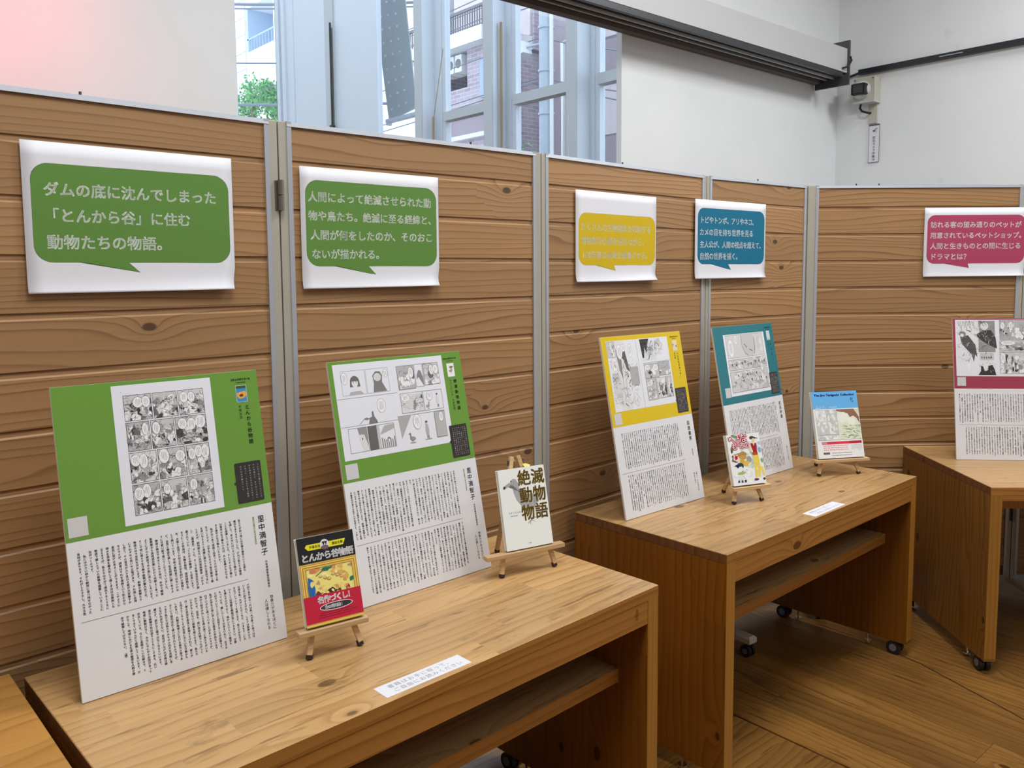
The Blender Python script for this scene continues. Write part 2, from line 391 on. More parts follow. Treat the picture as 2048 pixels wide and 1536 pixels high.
# planks: running back to front right of x 2.29, left to right on the other side of that joint
def plank_mesh(L, Wd, nm):
    return MB().box(0, 0, -.012, L, Wd, 0, 0).mesh(nm, 'floor')
rnd = random.Random(3)
PW = .152
pm = {}
for L in (1.85, 1.2): pm[L] = plank_mesh(L - .0012, PW - .0010, 'floor_plank')
x = 2.29 + PW
i = 0
while x < 4.75:
    y = -1.6 - (i % 3) * .6
    while y < 2.5:
        o = link('plank', pm[1.85], floor, (x + .003, y, 0)); o.rotation_euler = (0, 0, PI / 2); y += 1.85
    x += PW; i += 1
y = -1.55; i = 0
while y < 2.5:
    x = 2.287 - 1.2 * (1 if i % 2 else .5)
    first = True
    if i % 2 == 0:
        o = link('plank', pm[1.2], floor, (2.287 - 1.2, y, 0))
        x = 2.287 - 1.2
    else: o = link('plank', pm[1.2], floor, (2.287 - 1.2, y, 0)); x = 2.287 - 1.2
    for k in range(1): link('plank', pm[1.2], floor, (x - 1.2, y, 0))
    y += PW; i += 1
f2 = MB()
f2.box(-4, 2.55, -.012, XR + .2, 13.2, 0).box(-4, -4, -.012, .9 - 1.02, 2.55, 0).box(-.12, -4, -.012, XR + .2, -1.75, 0)
f2.build('far_floor', 'floor', floor)
s = MB().tube([(3.14, 1.40, .0012), (3.12, 1.28, .0012), (3.06, 1.12, .0012), (3.0, .95, .0012), (2.90, .70, .0012), (2.7, .3, .0012)], 0.0013, 6)  # crack in the floor, drawn as a thin dark tube on the boards
tag(s.build('thin_floor_crack', 'tip'), 'thin dark crack running across the floor boards beside the right table', 'crack')

wb = MB().box(2.856, YB, 0, XR, YB + .03, 3.6).box(-4, YB, 0, 1.079, YB + .12, 3.6).box(1.079, YB, 2.75, 2.856, YB + .03, 3.6)
structure(wb.build('wall_back', 'wall'))
structure(MB().box(XR, -4, 0, XR + .14, 2.58, 3.6).box(XR, 2.58, 0, XR + .14, 4.1, 5.9).build('wall_right', 'wall'))
structure(MB().box(-4, -4, 3.6, XR + .14, YB + .12, 3.7).build('ceiling', 'wall'))
o = structure(MB().box(-4, YB, 3.6, XR, YB + .12, 6.7).build('wall_back_upper', 'wall'))
o = structure(MB().box(-4, YB + .12, 6.62, XR + .3, 13.2, 6.64).build('glass_roof', 'glass'))
for k in range(6): MB().box(-4, 3.6 + k * 1.8, 6.5, XR + .1, 3.68 + k * 1.8, 6.62).build('roof_bar', 'winwhite', o)
structure(MB().box(-4, 13.0, 0, XR + .3, 13.15, 6.7).build('wall_far', 'wall'))
structure(MB().box(-4.1, -4, 0, -4, 2.55, 3.7).build('wall_left', 'wall'))
structure(MB().box(-4.1, 2.55, 0, -4, 13, 6.7).build('wall_annex_left', 'wall'))
structure(MB().box(-4, -4.1, 0, XR, -4, 3.7).build('wall_front', 'wall'))

# ---- glazed side of the annex, x = 4.9: fins, frames, transoms, panes
XW = 4.90
win = None
ys = [4.10, 4.97, 6.05, 7.17]
k = 1
def pane_bay(y0, y1, z0=0.5, z1=6.5, transoms=(2.99,), nm='window_1'):
    fr = MB().box(XW, y0, z0, XW + .06, y0 + .05, z1).box(XW, y1 - .05, z0, XW + .06, y1, z1).box(XW, y0 + .05, z0, XW + .06, y1 - .05, z0 + .06).box(XW, y0 + .05, z1 - .06, XW + .06, y1 - .05, z1)
    o = structure(fr.build(nm, 'winwhite'))
    lv = [z0] + list(transoms) + [z1]
    for t_ in transoms: MB().box(XW - .035, y0 + .05, t_ - .05, XW + .055, y1 - .05, t_ + .035).build('transom', 'wingrey', o)
    MB().box(XW - .002, y0 + .05, lv[0], XW + .01, y0 + .058, lv[-1]).build('gasket', 'dark_seam', o)
    for a, b in zip(lv, lv[1:]):
        MB().box(XW + .03, y0 + .05, a + .03, XW + .036, y1 - .05, b - .03).build('pane', 'glass', o)
    return o
FR_ = ((4.65, 4.695, 4.80), (5.655, 5.725, 5.84), (6.69, 6.80, 6.915))
for i, (a, b) in enumerate([(3.95, 4.65), (4.80, 5.655), (5.84, 6.69), (6.915, 7.92), (10.26, 11.75)]):
    pane_bay(a, b, transoms=((2.99,) if i < 3 else (2.2,)), nm='window_%d' % (i + 1))
for i, (F, b0, b1) in enumerate(FR_):   # deep column: frame strip on the glass line, flank, grey front
    o = structure(MB().box(XW - .01, F, 0, XW + .1, b0, 6.6).box(4.74, b0, 0, XW + .1, b1, 6.6).build('trim_%d' % (i + 1), 'winwhite'))
    MB().box(4.725, b0 + .003, 0, 4.74, b1 + .002, 6.6).build('face_strip', 'wingrey', o)
# two tall solid panels and the frame of the far bay
o = structure(MB().box(XW, 7.92, 0, XW + .06, 8.78, 6.6).box(XW + .01, 8.86, 0, XW + .06, 9.82, 6.6).box(XW, 9.82, 0, XW + .1, 10.0, 6.6).build('trim_4', 'winwhite'))
MB().box(XW - .02, 8.78, 0, XW, 8.98, 6.6).build('grey_strip', 'wingrey', o)
MB().box(XW - .04, 8.80, 0, XW - .025, 8.83, 4.3).build('seam_bar', 'ochre', o)
MB().tube([(XW - .05, 8.79, 1.5), (XW - .05, 8.79, 4.35)], .012, 6).tube([(XW - .05, 8.79, 3.14), (XW - .05, 8.79, 3.19)], .035, 8).build('pull_rod', 'dark_seam', o)
structure(MB().box(XW - .03, 10.0, 0, XW + .1, 10.09, 6.6).box(XW + .02, 10.1, 0, XW + .1, 10.15, 6.6).box(XW - .03, 10.16, 0, XW + .1, 10.25, 6.6).build('trim_5', 'winwhite'))
structure(MB().box(XW, 4.0, 0, XW + .08, 11.8, .5).box(XW, 4.0, 6.5, XW + .08, 11.8, 6.6).box(XW, 11.75, 0, XW + .08, 13, 6.6).build('trim_6', 'winwhite'))
# thin sticks leaning in the corners of the frames
tag(MB().tube([(4.80, 6.75, 0), (4.82, 6.74, 2.99)], .012, 6).tube([(4.82, 6.74, 2.95), (4.86, 6.62, 3.62)], .004, 5).build('bamboo_stick', 'ochre'), 'ochre stick leaning beside the window column left of the grey building', 'stick')
tag(MB().tube([(4.80, 5.70, 0), (4.81, 5.695, 3.65)], .013, 6).build('bamboo_stick', 'ochre'), 'ochre stick standing beside the window column left of the street pole', 'stick')

# leaning sheet with rows of white studs, on rods
sh = empty('studded_glass_sheet', (5.3, 8.1, 3.0), 0, 'grey translucent glass sheet with rows of white studs, leaning outside the window', 'glass sheet')
P4 = [(8.285, 3.2157), (7.7244, 3.2886), (7.912, 4.4785), (8.5534, 4.6354)]
tl = (8.5534 + (8.5534 - 8.285) * .35, 4.6354 + 1.42 * .35); tr_ = (7.912 + (7.912 - 7.7244) * .4, 4.4785 + 1.19 * .4)
P4 = [P4[0], P4[1], tr_, tl]
m = MB().add([(0, y - 8.1, z - 3) for y, z in P4] + [(.012, y - 8.1, z - 3) for y, z in P4], [(0, 1, 2, 3), (7, 6, 5, 4), (0, 4, 5, 1), (1, 5, 6, 2), (2, 6, 7, 3), (3, 7, 4, 0)])
m.build('sheet', 'frost', sh)
sm_ = MB().box(-.012, -.012, -.012, 0, .012, .012).mesh('stud', 'paper')
for r in range(12):
    for cc in range(3):
        fy, fz = .18 + cc * .25 + (r % 2) * .0, .06 + r * .082
        yb = (P4[0][0] * (1 - fy) + P4[1][0] * fy, P4[0][1] * (1 - fy) + P4[1][1] * fy); yt = (P4[3][0] * (1 - fy) + P4[2][0] * fy, P4[3][1] * (1 - fy) + P4[2][1] * fy)
        y = yb[0] * (1 - fz) + yt[0] * fz; z = yb[1] * (1 - fz) + yt[1] * fz
        link('stud', sm_, sh, (0, y - 8.1, z - 3))
MB().box(-.03, .19 - .02, .17, .03, .20, .215).box(-.04, -.42, .20, .04, .20, .235).build('bottom_bracket', 'winwhite', sh)
for (y0, z0, y1, z1) in ((8.81, 4.63, 8.5, 4.72), (8.73, 3.93, 8.45, 4.02)):
    MB().tube([(0, y0 - 8.1, z0 - 3), (-.02, y1 - 8.1, z1 - 3)], .012, 6).tube([(0, y0 - 8.1, z0 - 3.0), (0, y0 - 8.09, z0 - 2.9)], .022, 6).build('spider_rod', 'chrome', sh)
MB().tube([(0, .40, -1.5), (0, .46, 3)], .012, 6).build('cable', 'rod', sh)

# ---- beam with sliding-screen tracks in front of the back wall
b = empty('track_beam', (0, 2.35, 2.53), 0, 'long white beam with dark sliding tracks under it, under the ceiling', 'beam')
X1 = 4.49
MB().box(-3.8, 0, .035, X1, .012, .165).build('fascia', 'beam', b)
MB().box(-3.8, .012, .15, X1, .19, .165).build('top_plate', 'beam', b)
MB().box(-3.8, .0, .008, X1 - .04, .02, .033).build('front_trim', 'blackbar', b)
MB().box(-3.8, .02, .022, X1, .185, .030).build('soffit', 'alu', b)
for j, (y0, y1, mt) in enumerate([(.045, .052, 'dark_seam'), (.075, .081, 'wingrey'), (.100, .112, 'dark_seam'), (.118, .124, 'wingrey')]):
    MB().box(-3.8, y0, .012, X1, y1, .022).build('track_rail', mt, b)
MB().box(-3.8, .150, -.0, X1, .192, .022).build('rear_strip', 'brown_strip', b)
MB().box(X1, -.012, -.03, X1 + .012, .19, .21).build('end_plate', 'lensplate', b)
MB().tube([(X1 - .06, -.006, .05), (X1 - .03, -.02, .06), (X1 + .01, -.02, .10), (X1 + .0, -.018, .12)], .006, 6).build('cable', 'black', b)

# ---- black cable rail on the right wall
r = empty('cable_rail', (XR, 2.41, 2.6), 0, 'long black cable rail fixed across the white right wall', 'cable rail')
MB().box(-.03, -4.2, .0, 0, 0, .028).build('rail', 'blackbar', r)
for yy in (-.45, -1.05): MB().box(-.0315, yy - .12, .012, -.03, yy, .016).build('slot', 'alu', r)
MB().tube([(-.015, -.01, .014), (-.015, .06, .0), (-.02, .12, -.004), (-.18, .12, .0), (-.26, .02, .0)], .007, 8).build('cable', 'black', r, True)

# ---- security camera on its box
g = empty('security_camera', (XR, 2.35, 2.50), 0, 'ivory security camera box with black lens on the white right wall', 'security camera')
MB().box(-.075, -.062, -.07, 0, .062, .07, .003).build('box', 'box', g)
MB().box(-.082, -.064, -.074, -.004, .064, -.066).build('lower_rim', 'dome', g)
for (yy, zz) in ((-.052, .058), (.052, .058)): MB().tube([(-.075, yy, zz), (-.077, yy, zz)], .004, 8).build('screw', 'lensplate', g)
d = MB()
rings = []
for k in range(7):
    a = PI / 2 * k / 6; rings.append(((-.075 - .05 * math.sin(a)), .052 * math.cos(a) + .001))
vs = []; fs = []; n = 20
for (xx, rr) in rings: vs += [(xx, .012 + rr * math.cos(2 * PI * q / n), -.002 + rr * math.sin(2 * PI * q / n)) for q in range(n)]
for i in range(6):
    for q in range(n): fs.append((i * n + q, i * n + (q + 1) % n, (i + 1) * n + (q + 1) % n, (i + 1) * n + q))
d.add(vs, fs).build('dome', 'dome', g, True)
MB().box(-.132, -.032, -.034, -.09, .046, .030, .005).build('lens_housing', 'black', g)
MB().box(-.134, -.022, -.025, -.131, .036, .021).build('lens', 'lensplate', g)
MB().tube([(-.04, .03, -.07), (-.045, .035, -.095), (-.05, .02, -.115), (-.04, -.005, -.125), (-.01, -.012, -.125)], .0065, 8).build('cable', 'black', g, True)
MB().box(-.012, -.05, -.185, 0, .0, -.07).build('bracket_plate', 'box', g)
# sign strip below
sg = empty('warning_sign_strip', (XR - .003, 2.345, 2.095), 0, 'narrow vertical white sign strip below the security camera', 'sign')
MB().box(-.004, -.060, 0, 0, .0, .215).build('strip', 'paper', sg)
MB().box(-.006, -.061, .207, -.003, .001, .214).box(-.0045, -.0615, 0, -.003, -.060, .21).box(-.0045, 0, 0, -.003, .0012, .21).box(-.0045, -.061, -.001, -.003, .001, .001).build('rim', 'lensplate', sg)
p = Print()
p.vtext('防犯カメラ作動中', .030, .148, .0165, .0178, BLACK, .01, 2)
p.rect(.022, .172, .036, .182, (.1, .1, .1)).poly([(.032, .178), (.048, .186), (.046, .194), (.030, .186)], (.3, .3, .3)).rect(.040, .166, .043, .178, (.4, .4, .4))
p.build('lettering', 'matte_print', sg, lambda x, y, z: (-.0042 - z, -x, y))
# ================================================================== folding partition panels
JT = [(-.004, 1.843), (.8938, 1.8885), (1.7575, 1.8976), (2.6793, 1.9571), (3.3507, 1.9208), (4.097, 1.307)]
JT.append((JT[-1][0] + .9 * math.cos(math.radians(-41.5)), JT[-1][1] + .9 * math.sin(math.radians(-41.5))))
HP = 1.843; PITCH = .1153
pls = ['wooden partition panel at far left behind the large green board', 'wooden partition panel behind the second green board with the girl comic',
       'wooden partition panel behind the yellow board', 'narrow wooden partition panel behind the teal board',
       'wooden partition panel at the right behind the red board', 'wooden partition panel beyond the right table, at the frame edge']
PANELS = []
for i in range(6):
    (x0, y0), (x1, y1) = JT[i], JT[i + 1]
    Lw = math.hypot(x1 - x0, y1 - y0); an = math.degrees(math.atan2(y1 - y0, x1 - x0))
    g = empty('partition_panel', (x0, y0, 0), an, pls[i], 'partition', 'wooden partition panels in a folded row'); PANELS.append(g)
    gl = gr = .002; es = .021 if i < 2 else .017; tw = .012
    e0, e1 = gl, Lw - gr
    if i == 4: e0 = .006
    # beige edge profiles, aluminium trims
    el = .034 if i == 4 else es; er = .007 if i == 3 else es
    for a, b_ in ((e0, e0 + el), (e1 - er, e1)):
        MB().box(a, -.002, .07, b_, .036, HP - .001, .002).build('edge_profile', 'beige', g)
    for a, b_ in ((e0 + el, e0 + el + tw), (e1 - er - tw, e1 - er)):
        MB().profx([(-.004, 0), (.03, 0), (.03, tw), (-.001, tw)], 0, 1)
        MB().add([(a, -.004, .07), (b_, -.004, .07), (b_, .03, .07), (a, .03, .07), (a, -.004, HP), (b_, -.004, HP), (b_, .03, HP), (a, .03, HP)],
                 [(3, 2, 1, 0), (4, 5, 6, 7), (0, 1, 5, 4), (1, 2, 6, 5), (2, 3, 7, 6), (3, 0, 4, 7)]).build('side_trim', 'alu', g)
    i0, i1 = e0 + el + tw, e1 - er - tw
    MB().profx([(-.005, HP - .012), (-.003, HP - .001), (.033, HP + .001), (.033, HP - .012)], e0 + el, e1 - er).build('top_trim', 'alu', g)
    MB().box(i0, -.004, .07, i1, .03, .095).build('bottom_trim', 'alu', g)
    MB().box(i0 - .002, .012, .07, i1 + .002, .03, HP - .01).build('backing', 'cedar', g)
    # boards: face, chamfer, recessed tongue
    z = 1.7507; d = .0
    prof = [(.011, -.0), (.001, .0), (0, .001), (0, PITCH - .0150), (.0032, PITCH - .0115), (.0034, PITCH), (.011, PITCH)]
    pmesh = MB().profx([(y, zz) for y, zz in prof], 0, i1 - i0).mesh('cladding_board', 'cedar')
    tz = HP - .012 - z
    tmesh = MB().profx([(.011, 0), (.0015, 0), (0, .0015), (0, tz), (.011, tz)], 0, i1 - i0).mesh('cladding_board_top', 'cedar')
    link('plank', tmesh, g, (i0, d, z))
    for k in range(1, 15): link('plank', pmesh, g, (i0, d, z - k * PITCH))
    # foot with castors at the left end
    MB().box(.0, -.235, .052, .045, .235, .085, .008).build('foot', 'white_metal', g)
    for s_ in (-1, 1):
        cs = MB().tube([(.006, s_ * .21, .024), (.018, s_ * .21, .024)], .024, 16).tube([(.028, s_ * .21, .024), (.040, s_ * .21, .024)], .024, 16).box(.018, s_ * .21 - .01, .02, .028, s_ * .21 + .01, .052).build('caster', 'black', g)
        MB().tube([(.004, s_ * .21, .024), (.042, s_ * .21, .024)], .011, 12).build('caster_hub', 'grey_hub', cs)
    # hinges on the joint at the right end
    if i < 5:
        for zh in (1.665, .38):
            if i in (0,) or zh < 1:
                MB().tube([(Lw, -.010, zh - .035), (Lw, -.010, zh + .0)], .0075, 10).tube([(Lw, -.010, zh + .002), (Lw, -.010, zh + .037)], .0075, 10).box(Lw - .012, -.004, zh - .034, Lw + .008, -.002, zh + .036).build('hinge', 'hinge', g)
# the smooth panel boards carry a few small dark screws on the top rails
for i, xs in ((0, (.47,)), (1, (.60,)), (2, (.42,)), (3, (.34,)), (4, (.22, .32))):
    for x_ in xs: MB().tube([(x_, .012, HP), (x_, .012, HP + .008)], .003, 6).build('pin', 'lensplate', PANELS[i])

# ================================================================== tables
def table(pos, yaw, L, W, label, top='top', side='side', apron=.028 + .06, shelf=True, group='wooden display tables'):
    g = empty('display_table', (*pos, 0), yaw, label, 'table', group)
    H = .70; T = .028; lt = .042
    MB().box(0, 0, H - T, L, W, H, .0012).build('tabletop', top, g)
    MB().box(-.0006, .001, H - T + .001, -.0, W - .001, H - .002).build('end_band', 'endgrain', g)
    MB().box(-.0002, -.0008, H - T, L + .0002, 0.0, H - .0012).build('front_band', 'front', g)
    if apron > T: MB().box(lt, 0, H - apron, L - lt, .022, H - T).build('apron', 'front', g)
    for x0 in (0, L - lt):
        lg = MB().box(x0, .0005, .052, x0 + lt, W, H - T, .001).build('leg_panel', side, g)
        MB().box(x0 + .0005, -.0008, .062, x0 + lt - .0005, .0006, H - T).build('front_edge', 'sideedge', lg)
        for yy in (.05, W - .055):
            cx = x0 + lt / 2
            c = MB().tube([(cx - .020, yy, .026), (cx - .004, yy, .026)], .026, 20).tube([(cx + .004, yy, .026), (cx + .020, yy, .026)], .026, 20).box(cx - .004, yy - .012, .026, cx + .004, yy + .012, .052).build('caster', 'black', g, True)
            MB().tube([(cx - .0215, yy, .026), (cx + .0215, yy, .026)], .014, 12).build('caster_hub', 'grey_hub', c)
        for yy in (.155, W - .12):
            MB().tube([(x0 + lt / 2, yy, .012), (x0 + lt / 2, yy, .018)], .014, 14).tube([(x0 + lt / 2, yy, .018), (x0 + lt / 2, yy, .052)], .004, 8).build('leveller_foot', 'chrome', g, True)
    if shelf:
        sfl = MB().box(lt, .092, .429, L - lt, W - .03, .466).build('shelf', 'top', g)
        MB().box(lt, .0912, .430, L - lt, .092, .4655).build('shelf_edge', 'front', sfl)
    return g
T1 = table((.3184, 1.2276), 2.68, 1.268, .572, 'pine display table in front holding the two green boards')
T2 = table((1.8966, 1.301), 1.64, 1.268, .572, 'pine display table in the middle holding the yellow and teal boards')
T3 = table((3.1962, 1.0896), -42.4, 1.268, .712, 'bold grained display table at the right holding the red board', side='side_bold', apron=.05, shelf=False)
MB().box(.042, .08, .60, 1.226, .11, .655).build('stretcher', 'sideedge', T3)
T0 = table((-.975, 1.196), 1.86, 1.268, .600, 'orange toned wooden table at the lower left corner', top='top_orange', shelf=True)
# small tree mark burnt into the front of the first table
p = Print(); x, y = 1.268 - .085, .648
p.line([(x, y - .012), (x, y + .012)], .0012).line([(x - .007, y - .004), (x, y + .014), (x + .007, y - .004), (x - .007, y - .004)], .0012).line([(x - .006, y - .012), (x + .006, y - .012)], .0012)
p.c = [(.16, .07, .015)] * len(p.c)
p.build('burnt_tree_mark', 'matte_print', T1, lambda x, y, z: (x, -.0009 - z, y))

# ================================================================== speech-bubble sheets pinned on the panels
GREEN = S(106, 152, 62); GREEN_P = S(94, 138, 62); YEL = S(208, 178, 20); TEAL = S(14, 110, 142); CRIM = S(172, 66, 98)
def rrect(x0, y0, x1, y1, r, n=7):
    pts = []
    for cx, cy, a0 in ((x1 - r, y0 + r, -90), (x1 - r, y1 - r, 0), (x0 + r, y1 - r, 90), (x0 + r, y0 + r, 180)):
        for k in range(n + 1):
            a = math.radians(a0 + 90 * k / n); pts.append((cx + r * math.cos(a), cy + r * math.sin(a)))
    return pts
def sheet(panel, u0, v0, w_, h_, curl, label, bub, col, tail, lines, tcol=(.92, .97, .90), bold=.020, off=0.0, dyaw=0.0):
    g = empty('bubble_sheet', (u0, -.0075 - off, v0), 0, label, 'poster', 'speech bubble sheets on the panels'); g.parent = None
    pm_ = PANELS[panel]
    a = pm_.rotation_euler[2]; x, y = u0, -.0062 - off
    g.location = (pm_.location.x + x * math.cos(a) - y * math.sin(a), pm_.location.y + x * math.sin(a) + y * math.cos(a), v0); g.rotation_euler = (0, 0, a + math.radians(dyaw))
    nx, nz = 14, 16; vs = []; fs = []
    def defl(u, v):   # sheet lies flat except its bottom edge, which curls outward, more to one corner
        t_ = max(0, (.036 - v) / .036); return -.016 * curl * t_ * t_ * (.35 + .65 * (u / w_) ** 2) 
    for j in range(nz + 1):
        for i in range(nx + 1):
            u, v = w_ * i / nx, h_ * (j / nz) ** 1.5; dd = defl(u, v)
            vs.append((u - (.010 * curl * max(0, (.05 - v) / .05) * (u / w_) ** 3), dd, v + max(0, -dd) * .25))
    for j in range(nz):
        for i in range(nx): a_ = j * (nx + 1) + i; fs.append((a_, a_ + 1, a_ + nx + 2, a_ + nx + 1))
    o = MB().add(vs, fs).build('paper', 'paper', g, True)
    sm = o.modifiers.new('thick', 'SOLIDIFY'); sm.thickness = .0003
    bx0, by0, bx1, by1 = bub
    p = Print(step=.00004, z0=.0003)
    p.poly(rrect(bx0 - .0006, by0 - .0006, bx1 + .0006, by1 + .0006, .034), tuple(c * .35 for c in col))
    p.poly([(tail[0][0] - .001, tail[0][1]), (tail[1][0] + .0015, tail[1][1] - .001), (tail[2][0] + .001, tail[2][1])], tuple(c * .35 for c in col))
    p.poly(rrect(bx0, by0, bx1, by1, .034), col); p.poly([(tail[0][0], tail[0][1] + .002), tail[1], (tail[2][0], tail[2][1] + .002)], col)
    for (tx, ty, tw, txt) in lines:
        n = sum(.56 if ord(q) < 128 else 1 for q in txt); pit = tw / n
        p.htext(txt, tx, ty, min(pit, .031), tcol, bold, 3, pitch=pit / min(pit, .031))
    p.build('speech_bubble', 'matte_print', g, XZ)
    return g
sheet(0, .027 + .3235, 1.442, .428, .300, .8, 'white sheet with large green speech bubble, leftmost on the panels',
      (.015, .063, .418, .258), GREEN_P, ((.090, .064), (.215, .043), (.190, .064)),
      [(.036, .2075, .354, 'ダムの底に沈んでしまった'), (.034, .1560, .295, '「とんから谷」に住む'), (.038, .103, .245, '動物たちの物語。')])
sheet(1, .052, 1.440, .416, .300, .9, 'white sheet with green four line speech bubble on the second panel',
      (.014, .057, .408, .268), GREEN_P, ((.084, .058), (.212, .035), (.186, .058)),
      [(.020, .2275, .372, '人間によって絶滅させられた動'), (.020, .181, .386, '物や鳥たち。絶滅に至る経緯と、'), (.024, .134, .372, '人間が何をしたのか、そのおこ'), (.026, .087, .212, 'ないが描かれる。')])
sheet(2, .155, 1.443, .436, .298, 1.1, 'white sheet with yellow speech bubble above the yellow board',
      (.015, .057, .430, .226), YEL, ((.092, .058), (.204, .039), (.196, .058)),
      [(.025, .181, .382, 'たくさんの生物標本を収納する'), (.028, .136, .352, '博物館の仕事を描きながら、'), (.031, .090, .372, '100年後の未来を想像させる。')], tcol=(.93, .95, .84), bold=.011)
sheet(2, .836, 1.447, .455, .302, .7, 'white sheet with teal blue speech bubble across a panel joint',
      (.016, .057, .446, .270), TEAL, ((.092, .058), (.226, .034), (.204, .058)),
      [(.028, .225, .362, 'トビやトンボ、アリやネコ、'), (.026, .179, .344, 'カメの目を持ち世界を見る'), (.028, .132, .412, '主人公が、人間の視点を超えて、'), (.028, .087, .256, '自然の世界を描く。')], tcol=(.90, .95, .98), off=.003, dyaw=-5.4)
sheet(4, .517, 1.444, .450, .300, .7, 'white sheet with crimson speech bubble at the right edge',
      (.014, .058, .446, .268), CRIM, ((.080, .060), (.202, .039), (.196, .060)),
      [(.027, .226, .402, '訪れる客の望み通りのペットが'), (.027, .180, .420, '用意されているペットショップ。'), (.027, .134, .404, '人間と生きものとの間に生じる'), (.028, .088, .178, 'ドラマとは？')], tcol=(.97, .92, .95))
# ================================================================== comic-style stand-in art (generic shapes only)
def dashes(p, cx, cy, w_, h_, rnd, t=.0011, gap=.0027, col=(.08, .08, .09)):
    n = max(1, int(w_ / gap)); x = cx - (n - 1) * gap / 2
    for k in range(n):
        y = cy + h_ / 2 - rnd.uniform(0, .12) * h_; yb = cy - h_ / 2 + rnd.uniform(0, .35) * h_
        while y > yb:
            s_ = rnd.uniform(.6, 1.0) * t; p.rect(x - s_ / 2, y - t * 1.1, x + s_ / 2, y, col, False); y -= t * 1.7
        x += gap
    p.z += p.step
def balloon(p, cx, cy, rx, ry, rnd, clip=None, wob=.0):
    p.ell(cx, cy, rx + .0006, ry + .0006, (.1, .1, .1), 22, wob, rnd if wob else None, clip); p.ell(cx, cy, rx, ry, (.86, .86, .88), 22, 0, None, clip)
    dashes(p, cx, cy, rx * 1.3, ry * 1.25, rnd)
def art(p, x0, y0, x1, y1, seed, dark=.45, nb=1, busy=10, border=.0006):
    rnd = random.Random(seed); W_, H_ = x1 - x0, y1 - y0; cl = (x0, y0, x1, y1); z_in = p.z
    g = lambda a: (a, a, a * 1.02)
    p.rect(x0, y0, x1, y1, g(rnd.uniform(.45, .75)))
    for k in range(busy):
        t_ = rnd.choice([.06, .16, .3, .45, .7, .85]) if rnd.random() < dark + .3 else .85
        p.ell(rnd.uniform(x0, x1), rnd.uniform(y0, y0 + H_ * .72), W_ * rnd.uniform(.05, .22), H_ * rnd.uniform(.05, .22), g(t_), 11, .45, rnd, cl)
    for k in range(int(busy * 2.2)):
        xa, ya = rnd.uniform(x0, x1), rnd.uniform(y0, y1); an = rnd.uniform(0, PI); cv = rnd.uniform(-1, 1); L = rnd.uniform(.1, .3) * W_
        pts = [(min(max(xa + L * t * math.cos(an + cv * t), x0), x1), min(max(ya + L * t * math.sin(an + cv * t), y0), y1)) for t in (0, .33, .66, 1)]
        p.line(pts, .0005, g(rnd.choice([.05, .1, .85])))
    p.z += p.step
    scribble(p, x0, y0, x1, y0 + H_ * .8, busy * 4, seed + 7, L=W_ * .22)
    for k in range(busy // 3):
        p.ell(rnd.uniform(x0, x1), rnd.uniform(y0, y0 + H_ * .55), W_ * rnd.uniform(.02, .08), H_ * rnd.uniform(.03, .1), g(rnd.choice([.04, .88, .88])), 9, .35, rnd, cl)
    slots = [0, 1, 2][:3]; rnd.shuffle(slots)
    for k in range(nb):
        cx = x0 + W_ * (.22 + .29 * slots[k % 3]); cy = y1 - H_ * rnd.uniform(.24, .32)
        balloon(p, cx, cy, W_ * rnd.uniform(.13, .19), H_ * rnd.uniform(.18, .25), rnd, cl, .06)
    p.frame(x0, y0, x1, y1, border); p.z = z_in
def scribble(p, x0, y0, x1, y1, n, seed, tones=(.05, .15, .4), L=.012, t=.00045):
    rr = random.Random(seed)
    for k in range(n):
        x, y, a = rr.uniform(x0, x1), rr.uniform(y0, y1), rr.uniform(0, PI); cv = rr.uniform(-1.5, 1.5); g = rr.choice(tones); l_ = L * rr.uniform(.4, 1.2)
        m_ = rr.choice((1, 1, 3))
        for j in range(m_):
            pts = [(min(max(x + j * .0011 * math.sin(a) + l_ * q * math.cos(a + cv * q), x0), x1), min(max(y - j * .0011 * math.cos(a) + l_ * q * math.sin(a + cv * q), y0), y1)) for q in (0, .35, .7, 1)]
            p.line(pts, t, (g, g, g))
    p.z += p.step
def hair_head(p, cx, cy, s, tone=.22, bob=True):   # plain generic head with bobbed hair
    g = lambda a: (a, a, a)
    if bob: p.ell(cx, cy, .62 * s, .66 * s, g(tone), 24); p.poly([(cx - .62 * s, cy), (cx - .70 * s, cy - .62 * s), (cx + .70 * s, cy - .62 * s), (cx + .62 * s, cy)], g(tone))
    p.poly([(cx - .22 * s, cy - .5 * s), (cx + .22 * s, cy - .5 * s), (cx + .26 * s, cy - .95 * s), (cx - .26 * s, cy - .95 * s)], g(.8))
    p.ell(cx, cy - .16 * s, .42 * s, .50 * s, g(.82), 22)
    p.poly([(cx - .44 * s, cy + .02 * s), (cx + .44 * s, cy + .02 * s), (cx + .36 * s, cy + .45 * s), (cx - .36 * s, cy + .45 * s)], g(tone))
    for q in (-1, 1): p.ell(cx + q * .17 * s, cy - .15 * s, .045 * s, .065 * s, g(.04), 8); p.line([(cx + q * .10 * s, cy - .04 * s), (cx + q * .25 * s, cy - .05 * s)], .03 * s, g(.1))
    p.line([(cx - .06 * s, cy - .46 * s), (cx + .06 * s, cy - .46 * s)], .03 * s, g(.15)); p.line([(cx, cy - .25 * s), (cx - .03 * s, cy - .32 * s)], .02 * s, g(.2), True)
